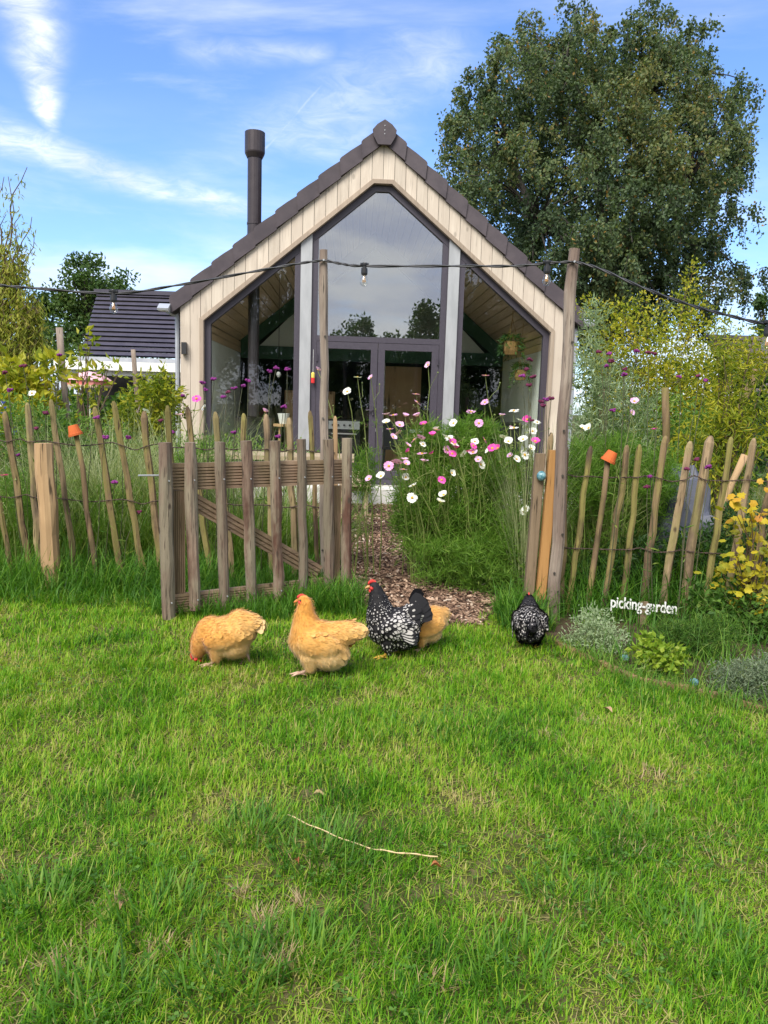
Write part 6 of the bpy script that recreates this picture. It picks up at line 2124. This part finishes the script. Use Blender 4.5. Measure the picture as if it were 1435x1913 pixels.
for x_ in (cL.x + .25, cL.x + 1.85):
    MB().box(x_ - .05, x_ + .05, 15.52, 15.62, 0, cL.z - .272).build('post', 'galv', cp, world=True)

# pink and white parasol with fringe
pz = AT(167, 694, 14.4)
pr = empty('parasol', (pz.x, 14.4, 0), 0, 'faded pink and cream fringed parasol under the white canopy', 'parasol')
M['pink_cloth'] = flat_mat('pink_cloth', (.72, .42, .46), (.66, .36, .40), 6, .9)
M['coral_cloth'] = flat_mat('coral_cloth', (.66, .14, .13), (.7, .30, .26), 5, .9)
M['cream_fringe'] = flat_mat('cream_fringe', (.70, .58, .36), (.62, .50, .30), 30, .9)
n_ = 12
R_ = .42
ht = pz.z
for k in range(n_):
    a0, a1 = 2 * math.pi * k / n_, 2 * math.pi * (k + 1) / n_
    vs, fs = [], []
    prof = [(.01, ht), (.16, ht - .025), (.30, ht - .085), (R_, ht - .165)]
    for r_, z_ in prof:
        for a in (a0, a1):
            vs.append((r_ * math.cos(a), r_ * math.sin(a), z_))
    for i in range(3):
        fs.append((2 * i, 2 * i + 2, 2 * i + 3, 2 * i + 1))
    MB().add(vs, fs).build('canopy_panel', 'pink_cloth', pr)
    vs = []
    for z_, rr in ((ht - .17, R_ * .93), (ht - .25, R_ * .92)):
        for a in (a0, a1):
            vs.append((rr * math.cos(a), rr * math.sin(a), z_))
    v = MB().add(vs, [(0, 2, 3, 1)]).build('valance', 'coral_cloth', pr)
    fr = MB()
    for j in range(6):
        a = a0 + (a1 - a0) * (j + .5) / 6
        w0 = (a1 - a0) / 14
        fr.add([(R_ * .925 * math.cos(a - w0), R_ * .925 * math.sin(a - w0), ht - .251), (R_ * .925 * math.cos(a + w0), R_ * .925 * math.sin(a + w0), ht - .251), (R_ * .925 * math.cos(a), R_ * .925 * math.sin(a), ht - .31)], [(0, 1, 2)])
    fr.build('fringe', 'cream_fringe', pr)
MB().tube([(0, 0, 0), (0, 0, ht - .01)], .018, 8).build('pole', 'white_paint', pr)
# blue and white cloth hung over a rack far left
cp_ = AT(25, 760, 9.4)
M['blue_cloth'] = (lambda: None)()
m, t, b = new_mat('blue_pattern_cloth')
_v = t.node('ShaderNodeTexCoord').outputs['Object']
_n = t.noise(_v, 9, 2, .5)
t.t.links.new(t.mixc(t.mr(_n, .47, .53), (.035, .08, .42), (.70, .72, .74)), b.inputs['Base Color'])
b.inputs['Roughness'].default_value = .9
M['blue_cloth'] = m
cl = empty('drying_rack', (cp_.x, 9.4, 0), .1, 'blue and white patterned cloth hung over a garden rack at the left', 'rack')
top_ = AT(25, 715, 9.4).z
vs, fs = [], []
for side in range(2):
    for i in range(9):
        for j in range(2):
            x_ = -.5 + i / 8 * 1.0
            y_ = (-.02 if side == 0 else .02) + .02 * math.sin(i * 1.9 + side)
            vs.append((x_, y_ + (-.06 if side == 0 else .06) * j, top_ - j * .62))
for side in range(2):
    for i in range(8):
        o_ = side * 18 + i * 2
        fs.append((o_, o_ + 1, o_ + 3, o_ + 2))
for i in range(8):
    fs.append((i * 2, i * 2 + 2, 18 + i * 2 + 2, 18 + i * 2))
MB().add(vs, fs).build('cloth', 'blue_cloth', cl)
for x_ in (-.53, .53):
    MB().tube([(x_, 0, 0), (x_, 0, top_ + .02)], .016, 6).build('upright', 'galv', cl)
MB().tube([(-.53, 0, top_ - .01), (.53, 0, top_ - .01)], .012, 6).build('bar', 'galv', cl)

# roof at the right
q0, q1 = AT(1345, 735, 20.0), AT(1322, 622, 22.5)
nb2 = empty('neighbour_house', (q0.x, q0.y, 0), 0, 'grey-brown tiled roof of a low building at the right', 'building')
plain_roof(nb2, q1.x - .1, q1.x + 9, q0.y, q0.z, q1.y, q1.z, 9, 0, 'brown_tile')
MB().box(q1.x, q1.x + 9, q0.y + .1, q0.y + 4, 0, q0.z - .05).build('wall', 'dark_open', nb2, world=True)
